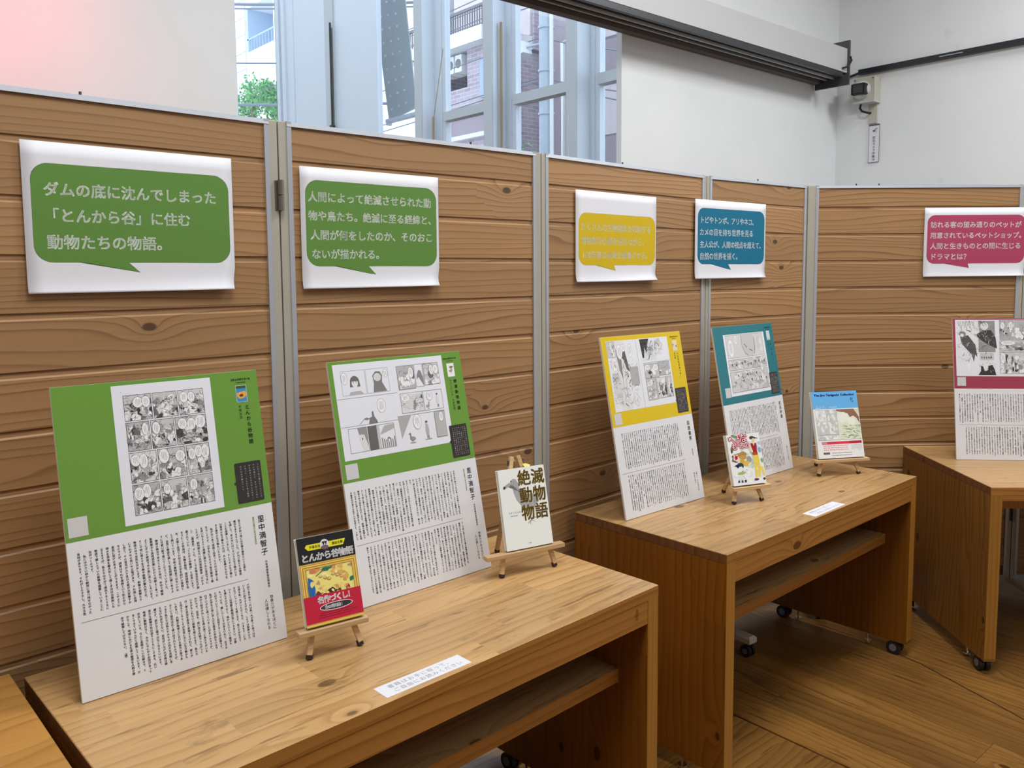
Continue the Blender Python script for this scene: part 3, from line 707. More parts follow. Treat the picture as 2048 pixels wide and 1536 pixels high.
def bird(p, cx, cy, s, tone=.25, flip=1):
    g = lambda a: (a, a, a); f = lambda pts: [(cx + flip * a * s, cy + b * s) for a, b in pts]
    p.poly(f([(-.5, 0), (-.45, .28), (-.15, .42), (.12, .40), (.20, .62), (.17, .86), (.27, 1.0), (.42, .98), (.50, .86), (.66, .80), (.48, .78), (.38, .70), (.40, .40), (.42, .12), (.2, -.12), (-.2, -.14)]), g(tone))
    p.line(f([(-.05, -.1), (-.08, -.42), (.08, -.45)]), .05 * s, g(tone)); p.line(f([(.12, -.1), (.14, -.40), (.30, -.42)]), .05 * s, g(tone))
    for k in range(5): p.line(f([(-.3 + .1 * k, .3), (-.36 + .1 * k, -.02)]), .02 * s, g(.6), True)
def person(p, cx, cy, s, tone=.3):
    g = lambda a: (a, a, a); f = lambda pts: [(cx + a * s, cy + b * s) for a, b in pts]
    p.poly(f([(-.10, .62), (.10, .62), (.16, .1), (.10, -.25), (-.10, -.25), (-.16, .1)]), g(tone)); p.poly(f([(-.08, -.25), (-.01, -.25), (-.03, -.5), (-.08, -.5)]), g(.2)); p.poly(f([(.02, -.25), (.09, -.25), (.10, -.5), (.05, -.5)]), g(.2))
    p.ell(cx, cy + .74 * s, .10 * s, .12 * s, g(.7), 12); p.ell(cx - .01 * s, cy + .80 * s, .11 * s, .09 * s, g(.12), 12)

BODY1 = ['私たちが幼い頃には生物多様性という言葉も', '概念もありませんでした。けれど私たちは物語', 'を通して、世の中にはいろいろな生き物がいる', 'ことを認識していました。そしてその生き物に',
 'は現実の生き物もいれば、人の意識のなかで生', 'きる架空の生き物もいたのです。', '　私がはじめて漫画と出会ったのは小学校１年', '生のことです。小学生になるので毎月雑誌１冊', 'を買い与えようと両親に連れられた書店で手に',
 'したのが、創刊間もない月刊漫画雑誌「なかよ', 'し」（講談社）でした。そこで手塚治虫先生が連', '載されていた「とんから谷物語」と出会います。', 'まさにこの作品は、生物多様性、環境問題を含', 'め、文明と自然との対立を小学生向けの漫画と',
 'して描いています。学校の教科書ではないけれ', 'ど、自然と物語を通して社会問題に親しめるよ', 'うに可愛い絵で描いてくださっていました。', '　物語の舞台であるとんから谷は、作中で戦後', '復興期から高度成長期にかけて実際よくあった', 'ようにダムの建設で水の底に沈んでしまいます。',
 'そこで谷に暮らす生き物や植物が擬人化され、', '物語の中で意見を交わします。動物や植物たち', 'にそれぞれの思いや立場があり、それ故に反発', 'し合う。その意見が入り乱れる姿が大変賑やか', 'なのですが、読者はそれを漫画という形だから',
 '素直に受け止めることができます。このように', '他の生命体を擬人化して描く手法は古典的とも', '言えますが、私たちはやがて成長するとともに', '物語で親しんでいた動物を捕獲していることに', '気がつくのです。', '　私には小さい頃から絶対に食べ残せなかった', '食材があります。それがしらす干し。大きな魚']
BODY2 = ['の切り身や肉の一片は私一人が奪った命ではな', 'いと言い訳できるけれど、しらすは無数の小さ', 'な命を私一人がいただくもの。いまもそこに大', 'きなプレッシャーを感じます。私たちが生きて', 'いくことは残酷な側面が常につきまとい、空腹',
 'を満たすだけでなく、味わいたいという欲求も', 'もっている。難しいことではあるけれど、生きる', 'とはそういうことだと自覚することが必要です。', '私が小学生の頃に学んだ生態系の学説もいまで', 'はずいぶんと違っていることが多いのですが、', '海から枝分かれした生命の果てに私たちがいる',
 'わけです。昆虫も、遠い昔の先祖でつながって', 'いるかもしれないと想像を巡らせます。私たち', 'は一部の昆虫を害虫と表現するけれど、彼らか', 'ら見るとこちらこそが非常にひどい生き物かも', 'しれない。人類が地球上における最大の害であ', 'るという研究は広く使い出されたものですが、',
 'つまり私たちは私たちのものの見方を真剣に考', 'えなければならない。昆虫がいなければ森は壊', '滅せず、豊かな土壌ではなくなるといいます。', '豊かな植物分布は誤りとともにこそある。広い', '地球に無駄はなく、みなになにかの必然があって', '存在している。なんと素晴らしい仕組みで、う', 'まくできているんだと感嘆してしまいます。だ',
 'からこそ、地球における生命の循環を人間の都', '合で破壊してはならない。（談）']
INK = (.02, .02, .025)
def body(p, cols, u_right, top, n_u, pitch_c, rows_h, size, col=INK, bold=.010):
    for k, t_ in enumerate(cols):
        p.vtext(t_, u_right - k * pitch_c, top, size, rows_h, col, bold, 1)
    p.z += p.step
BW, BH, BT = .405, .580, .006
def board(pos, yaw, lean, label, col, spec):
    g = empty('display_board', (*pos, .7014), 0, label, 'display board', 'printed display boards leaning on the tables')
    g.rotation_mode = 'XYZ'
    g.matrix_world = Matrix.Translation((*pos, .7014)) @ Matrix.Rotation(math.radians(yaw), 4, 'Z') @ Matrix.Rotation(-math.radians(lean), 4, 'X')
    MB().box(0, 0, 0, BW, BT, BH).build('foam_core', 'boardedge', g)
    MB().box(.0002, -.0004, .0002, BW - .0002, 0, BH - .0002).build('face_sheet', 'board', g)
    # propping strut behind
    hz = .36; lb = math.radians(lean)
    bk = .10
    MB().bar((BW / 2, BT, hz), (BW / 2, .13, .13 * math.tan(lb) + .006), .02, .004).build('back_strut', 'boardedge', g)
    p = Print(step=.00001, z0=.0006)
    p.rect(0.0003, .2905, BW - .0003, BH - .0003, col)
    p.build('colour_header', 'gloss_print', g, XZ)
    spec(g, col)
    return g
def common(g, col, title, author, sub, name, roman, role, quote, blank, ncols=32, note=5, seed=1, u0=.331, c1=None, c2=None, thumb=None, pc=.0100, kana=True):
    p = Print(step=.00001, z0=.0012)
    # logo lettering, thumbnail, vertical title
    p.htext('コミックダイバース', .345, .562, .0054, INK, .05, 2, pitch=.90)
    p.latin('COMIC DIVERS', .356, .5555, .003, INK, .02, width=.022)
    tx0, ty0, tx1, ty1 = .354, .513, .378, .549
    p.rect(tx0, ty0, tx1, ty1, (.85, .85, .85)); thumb(p, tx0 + .0007, ty0 + .0007, tx1 - .0007, ty1 - .0007)
    n = len(title); p.vtext(title, .3755, .508, .0105 if n < 9 else .0088, (.087 / n) if n < 9 else .0100, INK, .01, 2)
    p.vtext(author, .3595, .507, .0066, .0075, INK, 0, 1)
    p.build('header_lettering', 'gloss_print', g, XZ)
    q = Print(step=.00001, z0=.0014)
    q.poly(rrect(.332, .300, .390, .385, .003, 3), (.035, .03, .03)); q.poly([(.333, .348), (.327, .343), (.333, .338)], (.035, .03, .03))
    rnd = random.Random(seed)
    for k in range(note):
        src = BODY1[(k * 3 + seed) % 28] if seed != 1 else ['とんから谷に暮らすリスのリラと', 'その仲間たち。ある日この谷に', '村を沈めて大きなダムを作ること', 'になって、とんから谷の動物', 'たちは山を越えていく。'][k % 5]
        q.vtext(src[:14], .3835 - k * .0475 / note, .379, .0040, .0053, (.52, .50, .46), 0, 1)
    q.build('dark_caption_box', 'gloss_print', g, XZ)
    b = Print(step=.00001, z0=.0008)
    b.vtext(name, .3765, .269, .0155, .0175, INK, .012, 3)
    if roman: b.latin(roman, .3600, .267, .0058, tuple(min(1, c_ * 1.1) for c_ in col), .02, width=.058, down=True)
    b.vtext(role, .3775, .172, .0054, .0058, INK, .01, 1)
    for k, qt in enumerate(quote): b.vtext(qt, .3800 - k * .0125, .098 - k * .006, .0078, .0080, INK, 0, 2)
    b.build('name_lettering', 'matte_print', g, XZ)
    c = Print(step=.00001, z0=.0008)
    body(c, c1 or BODY1, u0 - .004, .269, 0, pc, .00545, .0053)
    c.build('text_block', 'matte_print', g, XZ)
    c = Print(step=.00001, z0=.0008)
    body(c, c2 or BODY2, u0 - .001, .134, 0, pc, .00535, .0053)
    c.build('text_block', 'matte_print', g, XZ)
    r_ = Print(z0=.0008); r_.rect(.012, .1420, .333, .1426, (.12, .12, .12)); r_.build('divider_line', 'matte_print', g, XZ)
    if blank: x_, y_ = blank; r_ = Print(z0=.0010); r_.rect(x_, y_, x_ + .034, y_ + .036, (.62, .62, .62)); r_.build('blank_label_patch', 'gloss_print', g, XZ)

def thumb1(p, a, b, c, d): p.rect(a, b, c, d, S(60, 140, 200)); p.ell((a + c) / 2, (b + d) / 2 - .002, .009, .009, S(230, 170, 60), 9, .3, random.Random(2), (a, b, c, d)); p.rect(a, d - .006, c, d, S(60, 90, 60)); p.ell((a + c) / 2, (b + d) / 2 - .004, .005, .004, S(120, 60, 30), 7, .3, random.Random(3))
def thumb2(p, a, b, c, d): p.rect(a, b, c, d, (.85, .85, .82)); bird(p, (a + c) / 2, (b + d) / 2 - .004, .013, .3); p.ell((a + c) / 2 + .003, d - .010, .006, .003, S(140, 120, 60), 7, .4, random.Random(5))
def thumb3(p, a, b, c, d): p.rect(a, b, c, d, S(225, 215, 190)); [p.ell(random.Random(k).uniform(a, c), random.Random(k + 9).uniform(b, d), .004, .004, S(*q), 7, .3, random.Random(k), (a, b, c, d)) for k, q in enumerate([(200, 120, 110), (150, 150, 110), (120, 110, 140), (210, 190, 140)])]
def thumb4(p, a, b, c, d): p.rect(a, b, c, d, S(190, 215, 235)); p.ell((a + c) / 2, (b + d) / 2, .007, .008, S(225, 215, 210), 9, .3, random.Random(8), (a, b, c, d)); p.rect(a, b, c, b + .008, S(200, 205, 190))

def spec1(g, col):
    p = Print(step=.00001, z0=.0010)
    p.rect(.1055, .300, .3015, .572, (.78, .80, .86))
    fx0, fx1, fy0, fy1 = .1245, .2850, .3150, .5530; rows = [.553, .499, .4395, .377, .315]
    cuts = [(0, .345, .66, 1), (0, .29, .59, 1), (0, .335, .69, 1), (0, .335, .665, 1)]; k = 0; nb = [2, 0, 2, 1, 1, 3, 2, 2, 3, 2, 1, 1]
    for r in range(4):
        for c in range(3):
            art(p, fx0 + (fx1 - fx0) * cuts[r][c] + .0012, rows[r + 1] + .0014, fx0 + (fx1 - fx0) * cuts[r][c + 1] - .0012, rows[r] - .0014, 40 + k, .5, nb[k], 16); k += 1
    p.latin('7', .122, .558, .004, INK, 0)
    p.build('comic_page', 'gloss_print', g, XZ)
    common(g, col, 'とんから谷物語', '手塚治虫', None, '里中満智子', 'MACHIKO SATONAKA', '日本漫画家協会理事長', ['想像力があるほどに', '人は優しくなれる'], (.006, .2985), thumb=thumb1, u0=.333)
def spec2(g, col):
    p = Print(step=.00001, z0=.0010); G = lambda a: (a, a, a)
    p.rect(.012, .3415, .341, .5725, (.78, .80, .86)); R_ = random.Random(4)
    # left page
    p.frame(.031, .495, .099, .555, .0006); p.frame(.101, .495, .167, .555, .0006)
    hair_head(p, .068, .528, .021, .16); p.poly([(.048, .4965), (.054, .504), (.082, .504), (.09, .4965)], G(.45)); balloon(p, .040, .537, .008, .014, R_)
    p.poly([(.118, .4965), (.122, .52), (.120, .538), (.130, .548), (.143, .547), (.149, .536), (.146, .52), (.158, .4965)], G(.22)); p.ell(.134, .533, .011, .010, G(.8), 14); [p.line([(.127 + .003 * k, .540), (.128 + .003 * k, .524)], .0008, G(.3)) for k in range(6)]; balloon(p, .158, .541, .007, .010, R_)
    p.line([(.013, .4885), (.186, .4885)], .0006); p.line([(.014, .421), (.178, .421)], .0006, BLACK, True)
    p.poly([(.092, .4215), (.096, .436), (.103, .438), (.104, .450), (.108, .452), (.110, .438), (.116, .428), (.118, .4215)], G(.2)); p.poly([(.098, .434), (.086, .438), (.078, .434), (.088, .431)], G(.25)); p.line([(.080, .434), (.066, .423)], .0008); balloon(p, .134, .462, .012, .017, R_)
    p.frame(.031, .357, .083, .416, .0006); p.rect(.086, .3575, .111, .4155, G(.14)); p.frame(.085, .357, .163, .416, .0006)
    p.poly([(.060, .4155), (.0825, .4155), (.0825, .358), (.073, .358), (.067, .366), (.066, .372), (.062, .376), (.064, .384), (.060, .388), (.062, .400)], G(.72)); p.poly([(.057, .4155), (.0825, .4155), (.0825, .37), (.078, .384), (.074, .398), (.060, .399)], G(.3)); p.ell(.068, .388, .0012, .0035, G(.03), 8)
    p.rect(.111, .3575, .119, .4155, G(.55)); p.poly([(.119, .392), (.134, .412), (.1625, .414), (.1625, .403), (.138, .396)], G(.45)); [p.rect(.122 + .006 * k, .3585, .125 + .006 * k, .383 - .003 * (k % 3), G(.25), False) for k in range(7)]; p.z += p.step; hair_head(p, .143, .378, .007, .2)
    # right page
    art(p, .193, .494, .246, .555, 91, .4, 1, 7); p.frame(.248, .497, .274, .5555, .0006); p.poly([(.252, .516), (.254, .528), (.260, .540), (.267, .538), (.2725, .520), (.2725, .499), (.266, .51), (.258, .523)], G(.25)); art(p, .276, .499, .325, .5555, 92, .4, 2, 8)
    art(p, .193, .434, .262, .485, 93, .75, 1, 4); [p.line([(.2, .475 - .004 * k), (.258, .478 - .004 * k)], .0004, G(.15)) for k in range(9)]; p.z += p.step
    p.frame(.264, .434, .325, .4845, .0006); balloon(p, .283, .471, .009, .012, R_); bird(p, .275, .443, .013, .35); person(p, .308, .452, .026, .7)
    p.line([(.177, .4285), (.325, .4285)], .0006, BLACK, True); p.poly([(.178, .428), (.218, .428), (.182, .373)], G(.42)); balloon(p, .234, .409, .012, .019, R_); bird(p, .213, .366, .018, .25, -1); person(p, .262, .378, .034, .45)
    p.ell(.213, .3585, .010, .0012, G(.4), 10); p.ell(.262, .361, .012, .0012, G(.4), 10); p.rect(.291, .3615, .3235, .4265, G(.5)); [p.line([(.293 + .004 * k, .363), (.292 + .0042 * k, .425)], .0005, G(.3)) for k in range(8)]; p.frame(.290, .361, .324, .4275, .0006); balloon(p, .311, .413, .007, .012, R_)
    p.build('comic_page', 'gloss_print', g, XZ)
    c1 = [t[::-1][1:] + 'て' if k % 7 == 3 else t for k, t in enumerate(BODY2[:14] + ['です。'] + BODY1[7:24])]
    common(g, col, '絶滅動物物語', 'うすくらふみ　今泉忠明', None, '里中満智子', 'MACHIKO SATONAKA', '日本漫画家協会理事長', ['想像力があるほどに', '人は優しくなれる'], (.010, .2975), seed=4, thumb=thumb2, u0=.330, note=7, c1=c1, c2=BODY1[20:32] + BODY2[2:20])
def spec3(g, col):
    p = Print(step=.00001, z0=.0010); G = lambda a: (a, a, a); R_ = random.Random(6)
    p.rect(.022, .337, .330, .565, (.78, .80, .84))
    art(p, .024, .512, .060, .563, 61, .3, 1, 6); p.poly([(.060, .563), (.108, .563), (.108, .337), (.055, .337)], G(.74)); p.poly([(.062, .54), (.085, .50), (.080, .44), (.070, .47), (.066, .50)], G(.25)); p.poly([(.085, .51), (.105, .54), (.118, .46), (.104, .47), (.096, .50)], G(.12))
    p.line([(.082, .46), (.078, .40), (.086, .37), (.098, .355), (.112, .36), (.122, .38)], .0012, G(.1)); p.line([(.092, .463), (.112, .452)], .0016, G(.05)); p.ell(.106, .447, .003, .004, G(.05), 8); p.line([(.088, .408), (.100, .405)], .0010, G(.1)); p.line([(.098, .385), (.108, .388)], .0012, G(.1), True)
    balloon(p, .080, .528, .013, .024, R_); balloon(p, .100, .540, .010, .012, R_); balloon(p, .132, .53, .010, .022, R_); balloon(p, .048, .488, .013, .022, R_); balloon(p, .090, .365, .011, .018, R_); balloon(p, .134, .365, .010, .018, R_)
    p.poly([(.034, .46), (.060, .46), (.074, .42), (.068, .375), (.042, .37), (.030, .40)], G(.66)); [p.line([(.034 + .004 * k, .462), (.030 + .005 * k, .432)], .0010, G(.2)) for k in range(7)]; p.line([(.034, .425), (.044, .428)], .0012, G(.05)); p.line([(.054, .428), (.066, .425)], .0012, G(.05)); [p.line([(.040, .395 - .004 * k), (.066, .395 - .004 * k)], .0007, G(.2)) for k in range(4)]; p.z += p.step
    p.rect(.118, .415, .160, .476, G(.5)); [p.line([(.119, .418 + .003 * k), (.159, .419 + .003 * k)], .0008, G(.28)) for k in range(19)]; p.z += p.step
    p.line([(.166, .562), (.168, .338)], .0005); p.poly([(.185, .563), (.232, .563), (.222, .54), (.212, .515), (.206, .535), (.198, .50), (.190, .50)], G(.03)); hair_head(p, .276, .540, .030, .62); [p.line([(.225 + .006 * k, .555), (.20 + .008 * k, .490)], .0006, G(.3)) for k in range(8)]; p.line([(.186, .482), (.330, .484)], .0006, BLACK, True)
    scribble(p, .028, .345, .158, .50, 90, 5, L=.02); scribble(p, .19, .49, .25, .555, 40, 6, L=.03); scribble(p, .255, .50, .30, .56, 24, 7, L=.02)
    art(p, .190, .431, .262, .479, 71, .15, 2, 4); art(p, .264, .435, .322, .481, 72, .2, 0, 5); art(p, .190, .389, .240, .429, 73, .3, 1, 6); art(p, .242, .36, .290, .429, 74, .4, 0, 14); art(p, .292, .36, .322, .43, 75, .3, 1, 8); art(p, .190, .358, .240, .387, 76, .3, 1, 5)
    p.build('comic_page', 'gloss_print', g, XZ)
    common(g, col, 'へんなものみっけ！', '早良朋', None, '荻原貴男', None, '書店店主', ['「違い」の大切さを', '改めて思う'], (.012, .2965), seed=7, thumb=thumb3, u0=.320, note=7, c1=BODY1[3:16] + BODY2[4:20], c2=BODY2[3:26] + BODY1[8:14])
def spec4(g, col):
    p = Print(step=.00001, z0=.0010); G = lambda a: (a, a, a); R_ = random.Random(9)
    p.rect(.061, .317, .336, .548, (.80, .83, .88)); cl = (.073, .458, .322, .545)
    p.rect(.073, .458, .322, .545, G(.66)); p.ell(.22, .51, .045, .055, G(.58), 24, 0, None, cl); p.line([(.178, .545), (.176, .50), (.192, .472), (.212, .462)], .0016, G(.03)); p.line([(.262, .53), (.262, .49), (.252, .466)], .0022, G(.03)); p.line([(.192, .508), (.208, .492)], .0028, G(.03)); p.line([(.222, .486), (.242, .478)], .0028, G(.03), True)
    [p.ell(R_.uniform(.27, .32), R_.uniform(.465, .54), .012, .012, G(R_.uniform(.55, .8)), 10, .3, R_, cl) for k in range(9)]; balloon(p, .100, .495, .018, .034, R_, cl); balloon(p, .138, .525, .011, .017, R_, cl); p.frame(.073, .458, .322, .545, .0006)
    for (y0, y1, sd) in ((.412, .453, 21), (.330, .407, 22)):
        p.rect(.073, y0, .325, y1, G(.64)); rr = random.Random(sd); cc = (.073, y0, .325, y1)
        for k in range(26): p.ell(rr.uniform(.075, .32), rr.uniform(y0, y1), rr.uniform(.008, .026), rr.uniform(.004, .010), G(rr.choice([.45, .55, .72, .8])), 10, .4, rr, cc)
        for k in range(30): xa, ya = rr.uniform(.08, .30), rr.uniform(y0 + .004, y1 - .004); p.line([(xa, ya), (xa + .012, ya + rr.uniform(-.003, .003))], .0005, G(.25))
        for k in range(8):
            xa, ya = .09 + .03 * k + rr.uniform(-.008, .008), rr.uniform((y0 + y1) / 2, y1 - .008); p.poly([(xa, ya), (xa + .007, ya - .007), (xa + .013, ya - .010), (xa + .008, ya - .003), (xa + .012, ya + .002)], G(.04))
        p.frame(.073, y0, .325, y1, .0006)
    scribble(p, .075, .332, .322, .405, 120, 15, (.2, .35, .8), L=.02); scribble(p, .075, .414, .322, .45, 50, 16, (.2, .35, .8), L=.015)
    balloon(p, .288, .413, .009, .014, R_); balloon(p, .286, .374, .009, .014, R_)
    p.build('comic_page', 'gloss_print', g, XZ)
    common(g, col, 'ふらり。', '谷口ジロー', None, '武田砂鉄', None, '', ['一緒に歩いてみる'], (.025, .3155), seed=10, thumb=thumb4, u0=.347, note=8, c1=BODY1[10:32] + BODY2[:10], c2=BODY2[1:26] + BODY1[1:5])
def spec5(g, col):
    p = Print(step=.00001, z0=.0010); G = lambda a: (a, a, a); R_ = random.Random(12)
    p.rect(.010, .341, .340, .574, (.78, .80, .85)); cl = (.016, .36, .172, .572)
    p.rect(.10, .44, .166, .570, G(.30)); p.poly([(.016, .57), (.10, .57), (.106, .52), (.092, .50), (.096, .49), (.080, .482), (.05, .51), (.022, .515)], G(.8)); [p.line([(.02 + .006 * k, .568), (.024 + .0062 * k, .548 - .01 * (k % 3))], .0014, G(.1)) for k in range(11)]; p.line([(.055, .532), (.072, .524)], .003, G(.03)); p.ell(.125, .548, .016, .016, G(.75), 14, .1, R_)
    p.poly([(.090, .512), (.118, .530), (.150, .532), (.168, .50), (.172, .455), (.140, .470), (.110, .490)], G(.06)); p.poly([(.028, .505), (.060, .510), (.088, .470), (.094, .420), (.086, .430), (.08, .400), (.072, .43), (.050, .455), (.034, .475)], G(.10)); p.ell(.038, .515, .014, .011, G(.25), 14); p.ell(.036, .510, .007, .007, G(.8), 10)
    p.rect(.105, .408, .158, .436, G(.6)); p.frame(.105, .408, .158, .436, .0005); [p.ell(.112 + .009 * k, .418, .003, .005, G(.2), 8) for k in range(5)]
    p.poly([(.096, .346), (.106, .362), (.108, .386), (.116, .380), (.122, .362), (.134, .366), (.136, .384), (.152, .388), (.160, .37), (.166, .346)], G(.04)); p.ell(.060, .382, .006, .016, G(.85), 10)
    scribble(p, .018, .40, .166, .57, 130, 8, (.04, .1, .5, .8), L=.02); scribble(p, .10, .35, .166, .40, 30, 9, (.05, .5), L=.01)
    art(p, .184, .492, .240, .572, 31, .3, 2, 9); art(p, .243, .492, .335, .572, 32, .4, 1, 10); art(p, .182, .444, .334, .489, 33, .4, 1, 8); art(p, .182, .352, .236, .441, 34, .35, 1, 16); art(p, .239, .352, .334, .441, 35, .5, 1, 14)
    p.build('comic_page', 'gloss_print', g, XZ)
    common(g, col, 'ペットショップ', '', None, '　', None, '', [''], (.012, .3015), seed=13, thumb=thumb3, u0=.333, note=6, c1=BODY2[2:26] + BODY1[4:12], c2=BODY1[2:20] + BODY2[6:18])
GB = S(106, 152, 60)
board((.350, 1.6114), 1.3, 11, 'large green display board with four row comic page, left on front table', GB, spec1)
board((.9511, 1.6477), 2.0, 12.5, 'green display board with bobbed hair comic page, right on front table', GB, spec2)
board((1.9278, 1.6931), .2, 11.5, 'yellow display board leaning on the middle table', S(222, 192, 10), spec3)
board((2.541, 1.7126), 1.0, 11, 'teal display board leaning on the middle table', S(22, 118, 130), spec4)
board((3.5601, 1.3477), -46.0, 9, 'crimson display board on the right table, cut by the frame', S(160, 62, 82), spec5)

# ================================================================== small easels and the books on them
def easel(feet_l, feet_r, lean, height, ledge, label, ledge_z=.052, ledge_d=.024, t=.011, back=.10):
    (xa, ya), (xb, yb) = feet_l, feet_r
    D = math.hypot(xb - xa, yb - ya); yw = math.atan2(yb - ya, xb - xa)
    g = empty('tabletop_easel', (xa, ya, .7018), math.degrees(yw), label, 'easel', 'small wooden easels on the tables')
    sl = math.tan(math.radians(lean)); ax = D / 2
    for s_, fx in ((-1, 0), (1, D)):
        top = (ax + s_ * .010, height * sl, height)
        lg = MB().bar((fx, 0, .008), top, t, t * .8, (0, 1, 0)).build('front_leg', 'easel', g)
        MB().bar((fx, 0, 0), (fx + (top[0] - fx) * .008 / height, .008 * sl, .010), t * 1.08, t * .9, (0, 1, 0)).build('rubber_tip', 'tip', lg)
    bl = MB().bar((ax, height * sl + back, .008), (ax, height * sl + .006, height - .012), t, t * .8, (1, 0, 0)).build('back_leg', 'easel', g)
    MB().bar((ax, height * sl + back + .001, 0), (ax, height * sl + back - .001, .010), t * 1.08, t * .9, (1, 0, 0)).build('rubber_tip', 'tip', bl)
    zc = ledge_z; yy = zc * sl
    MB().box(ledge[0], yy - t * .4 - ledge_d, zc - .011, ledge[1], yy - t * .4, zc, .0008).build('ledge', 'easel', g)
    hz = height - .016
    for s_ in (-1, 1):
        MB().tube([(ax + s_ * .014, hz * sl, hz), (ax + s_ * .024, hz * sl, hz + .001)], .003, 8).box(ax + s_ * .022 - .002, hz * sl - .002, hz - .007, ax + s_ * .022 + .002, hz * sl + .002, hz + .007).build('wing_nut', 'lensplate', g)
    g['_lean'] = lean; g['_zc'] = zc
    return g
def book(E, x_, w_, h_, t_, label, cover, fn, grp='comic books displayed on easels', ribbon=False):
    g = empty('comic_book', (0, 0, 0), 0, label, 'book', grp)
    lean = E['_lean']; zc = E['_zc']; t = .011; yl = zc * math.tan(math.radians(lean)) - t * .46 - t_ / math.cos(math.radians(lean)) - .0008
    g.matrix_world = Matrix.Translation(E.location) @ Matrix.Rotation(E.rotation_euler[2], 4, 'Z') @ Matrix.Translation((x_, yl, zc + .0004 + t_ * math.sin(math.radians(lean)))) @ Matrix.Rotation(-math.radians(lean), 4, 'X')
    MB().box(0, 0, 0, w_, .0007, h_).box(0, t_ - .0007, 0, w_, t_, h_).box(w_ - .0008, 0.0007, 0, w_, t_ - .0007, h_).build('cover', cover, g)
    MB().box(.0012, .0007, .0012, w_ - .0008, t_ - .0007, h_ - .0012).build('page_block', 'pages', g)
    if ribbon: MB().add([(w_ * .62, t_ * .6, h_ - .002), (w_ * .72, t_ * .6, h_ - .002), (w_ * .76, t_ * .6 + .004, h_ + .004), (w_ * .68, t_ * .6 + .006, h_ + .009), (w_ * .60, t_ * .6 + .004, h_ + .009), (w_ * .60, t_ * .6 + .002, h_ + .005)], [(0, 1, 2, 3, 4, 5)]).build('page_marker', 'yellowribbon', g)
    p = Print(step=.00001, z0=.0002); fn(p, w_, h_); p.build('cover_print', 'gloss_print', g, XZ)
    return g
def c1(p, W_, H_):
    p.rect(0, 0, W_, H_, S(222, 186, 84)); R_ = random.Random(3)
    p.rect(0, H_ * .70, W_, H_, (.012, .012, .014))
    y = H_ * .905; p.poly([(W_ * .13, y - .0035), (W_ * .18, y - .0105), (W_ * .80, y - .0105), (W_ * .85, y + .0015), (W_ * .85, y + .0015), (W_ * .16, y + .0015)], S(232, 226, 40))
    p.htext('手塚治虫', W_ * .20, y - .0045, .0062, (.05, .05, .02), .03, 2); p.htext('漫画全集', W_ * .60, y - .0045, .0062, (.05, .05, .02), .03, 2)
    p.ell(W_ * .475, y - .003, .0098, .0105, S(225, 225, 228), 22); p.ell(W_ * .475, y - .009, .0085, .0045, S(120, 90, 100), 14)
    p.poly([(W_ * .475 - .0055, y + .003), (W_ * .475 - .002, y - .006), (W_ * .475 + .001, y + .001), (W_ * .475 + .003, y - .006), (W_ * .475 + .0065, y + .003)], (.03, .03, .03))
    p.htext('とんから谷物語', W_ * .045, H_ * .765, .0172, (.88, .88, .88), .045, 3, pitch=.945)
    x0, x1, y0, y1 = .0, W_, H_ * .27, H_ * .695
    for k, cc in enumerate([(200, 150, 50), (238, 214, 120), (176, 124, 34), (226, 190, 84)]): p.rect(x0 + .002 * k + .001, y0, x1 - .002 * k - .001, y1 - .002 * k - .001, S(*cc))
    a, b, c, d = .0115, y0, W_ - .0115, y1 - .010; cl = (a, b, c, d)
    p.rect(a, b, c, d, S(240, 226, 130))
    for k in range(34): p.ell(R_.uniform(a, c), R_.uniform(b, d), R_.uniform(.003, .008), R_.uniform(.002, .006), S(*R_.choice([(236, 216, 120), (222, 180, 90), (248, 240, 170), (214, 160, 90), (196, 150, 120)])), 9, .4, R_, cl)
    for k in range(12): p.ell(R_.uniform(a + .02, c), R_.uniform(b, b + .018), .006, .005, S(*R_.choice([(60, 40, 30), (110, 60, 40), (40, 30, 26)])), 9, .4, R_, cl)
    for k in range(16): p.ell(R_.uniform(a + .02, c), R_.uniform(b, b + .022), .0032, .003, S(*R_.choice([(244, 226, 150), (226, 140, 90), (240, 200, 120)])), 9, .4, R_, cl)
    p.poly([(a + .002, b + .002), (a + .013, b), (a + .016, b + .026), (a + .012, b + .044), (a + .003, b + .050), (a + .001, b + .03)], S(36, 104, 168)); p.ell(a + .010, b + .034, .005, .006, S(244, 224, 140), 10, .3, R_, cl); p.ell(a + .014, d - .006, .006, .004, S(220, 120, 90), 9, .3, R_, cl)
    for cx, cy in ((a + .046, d - .005), (a + .052, d - .004), (a + .040, d - .006), (c - .005, b + .03), (c - .002, b + .032)): p.ell(cx, cy, .0055, .0035, S(30, 120, 96), 9, .4, R_, cl)
    p.line([(a + .020, d - .016), (a + .030, d - .010), (a + .040, d - .006)], .0015, S(60, 100, 80)); p.z += p.step
    for q in range(6): p.ell(a + .03 + .009 * q, d - .018 - .004 * (q % 3), .0042, .0026, S(196, 140, 80), 10); p.ell(a + .03 + .009 * q, d - .0175 - .004 * (q % 3), .003, .0012, S(240, 220, 150), 8)
    p.frame(a, b, c, d, .0008, S(120, 80, 30))
    p.rect(0, H_ * .035, W_, H_ * .335, S(196, 24, 58)); p.rect(0, 0, W_, H_ * .035, S(206, 170, 60)); p.rect(0, H_ * .012, W_, H_ * .020, S(240, 224, 130))
    p.htext('名作づくし！', W_ * .235, H_ * .275, .0148, (.9, .9, .9), .05, 3, pitch=.88)
    p.ell(W_ * .54, H_ * .185, W_ * .29, H_ * .044, (.86, .80, .82), 28); p.ell(W_ * .54, H_ * .185, W_ * .277, H_ * .037, (.03, .03, .03), 28)
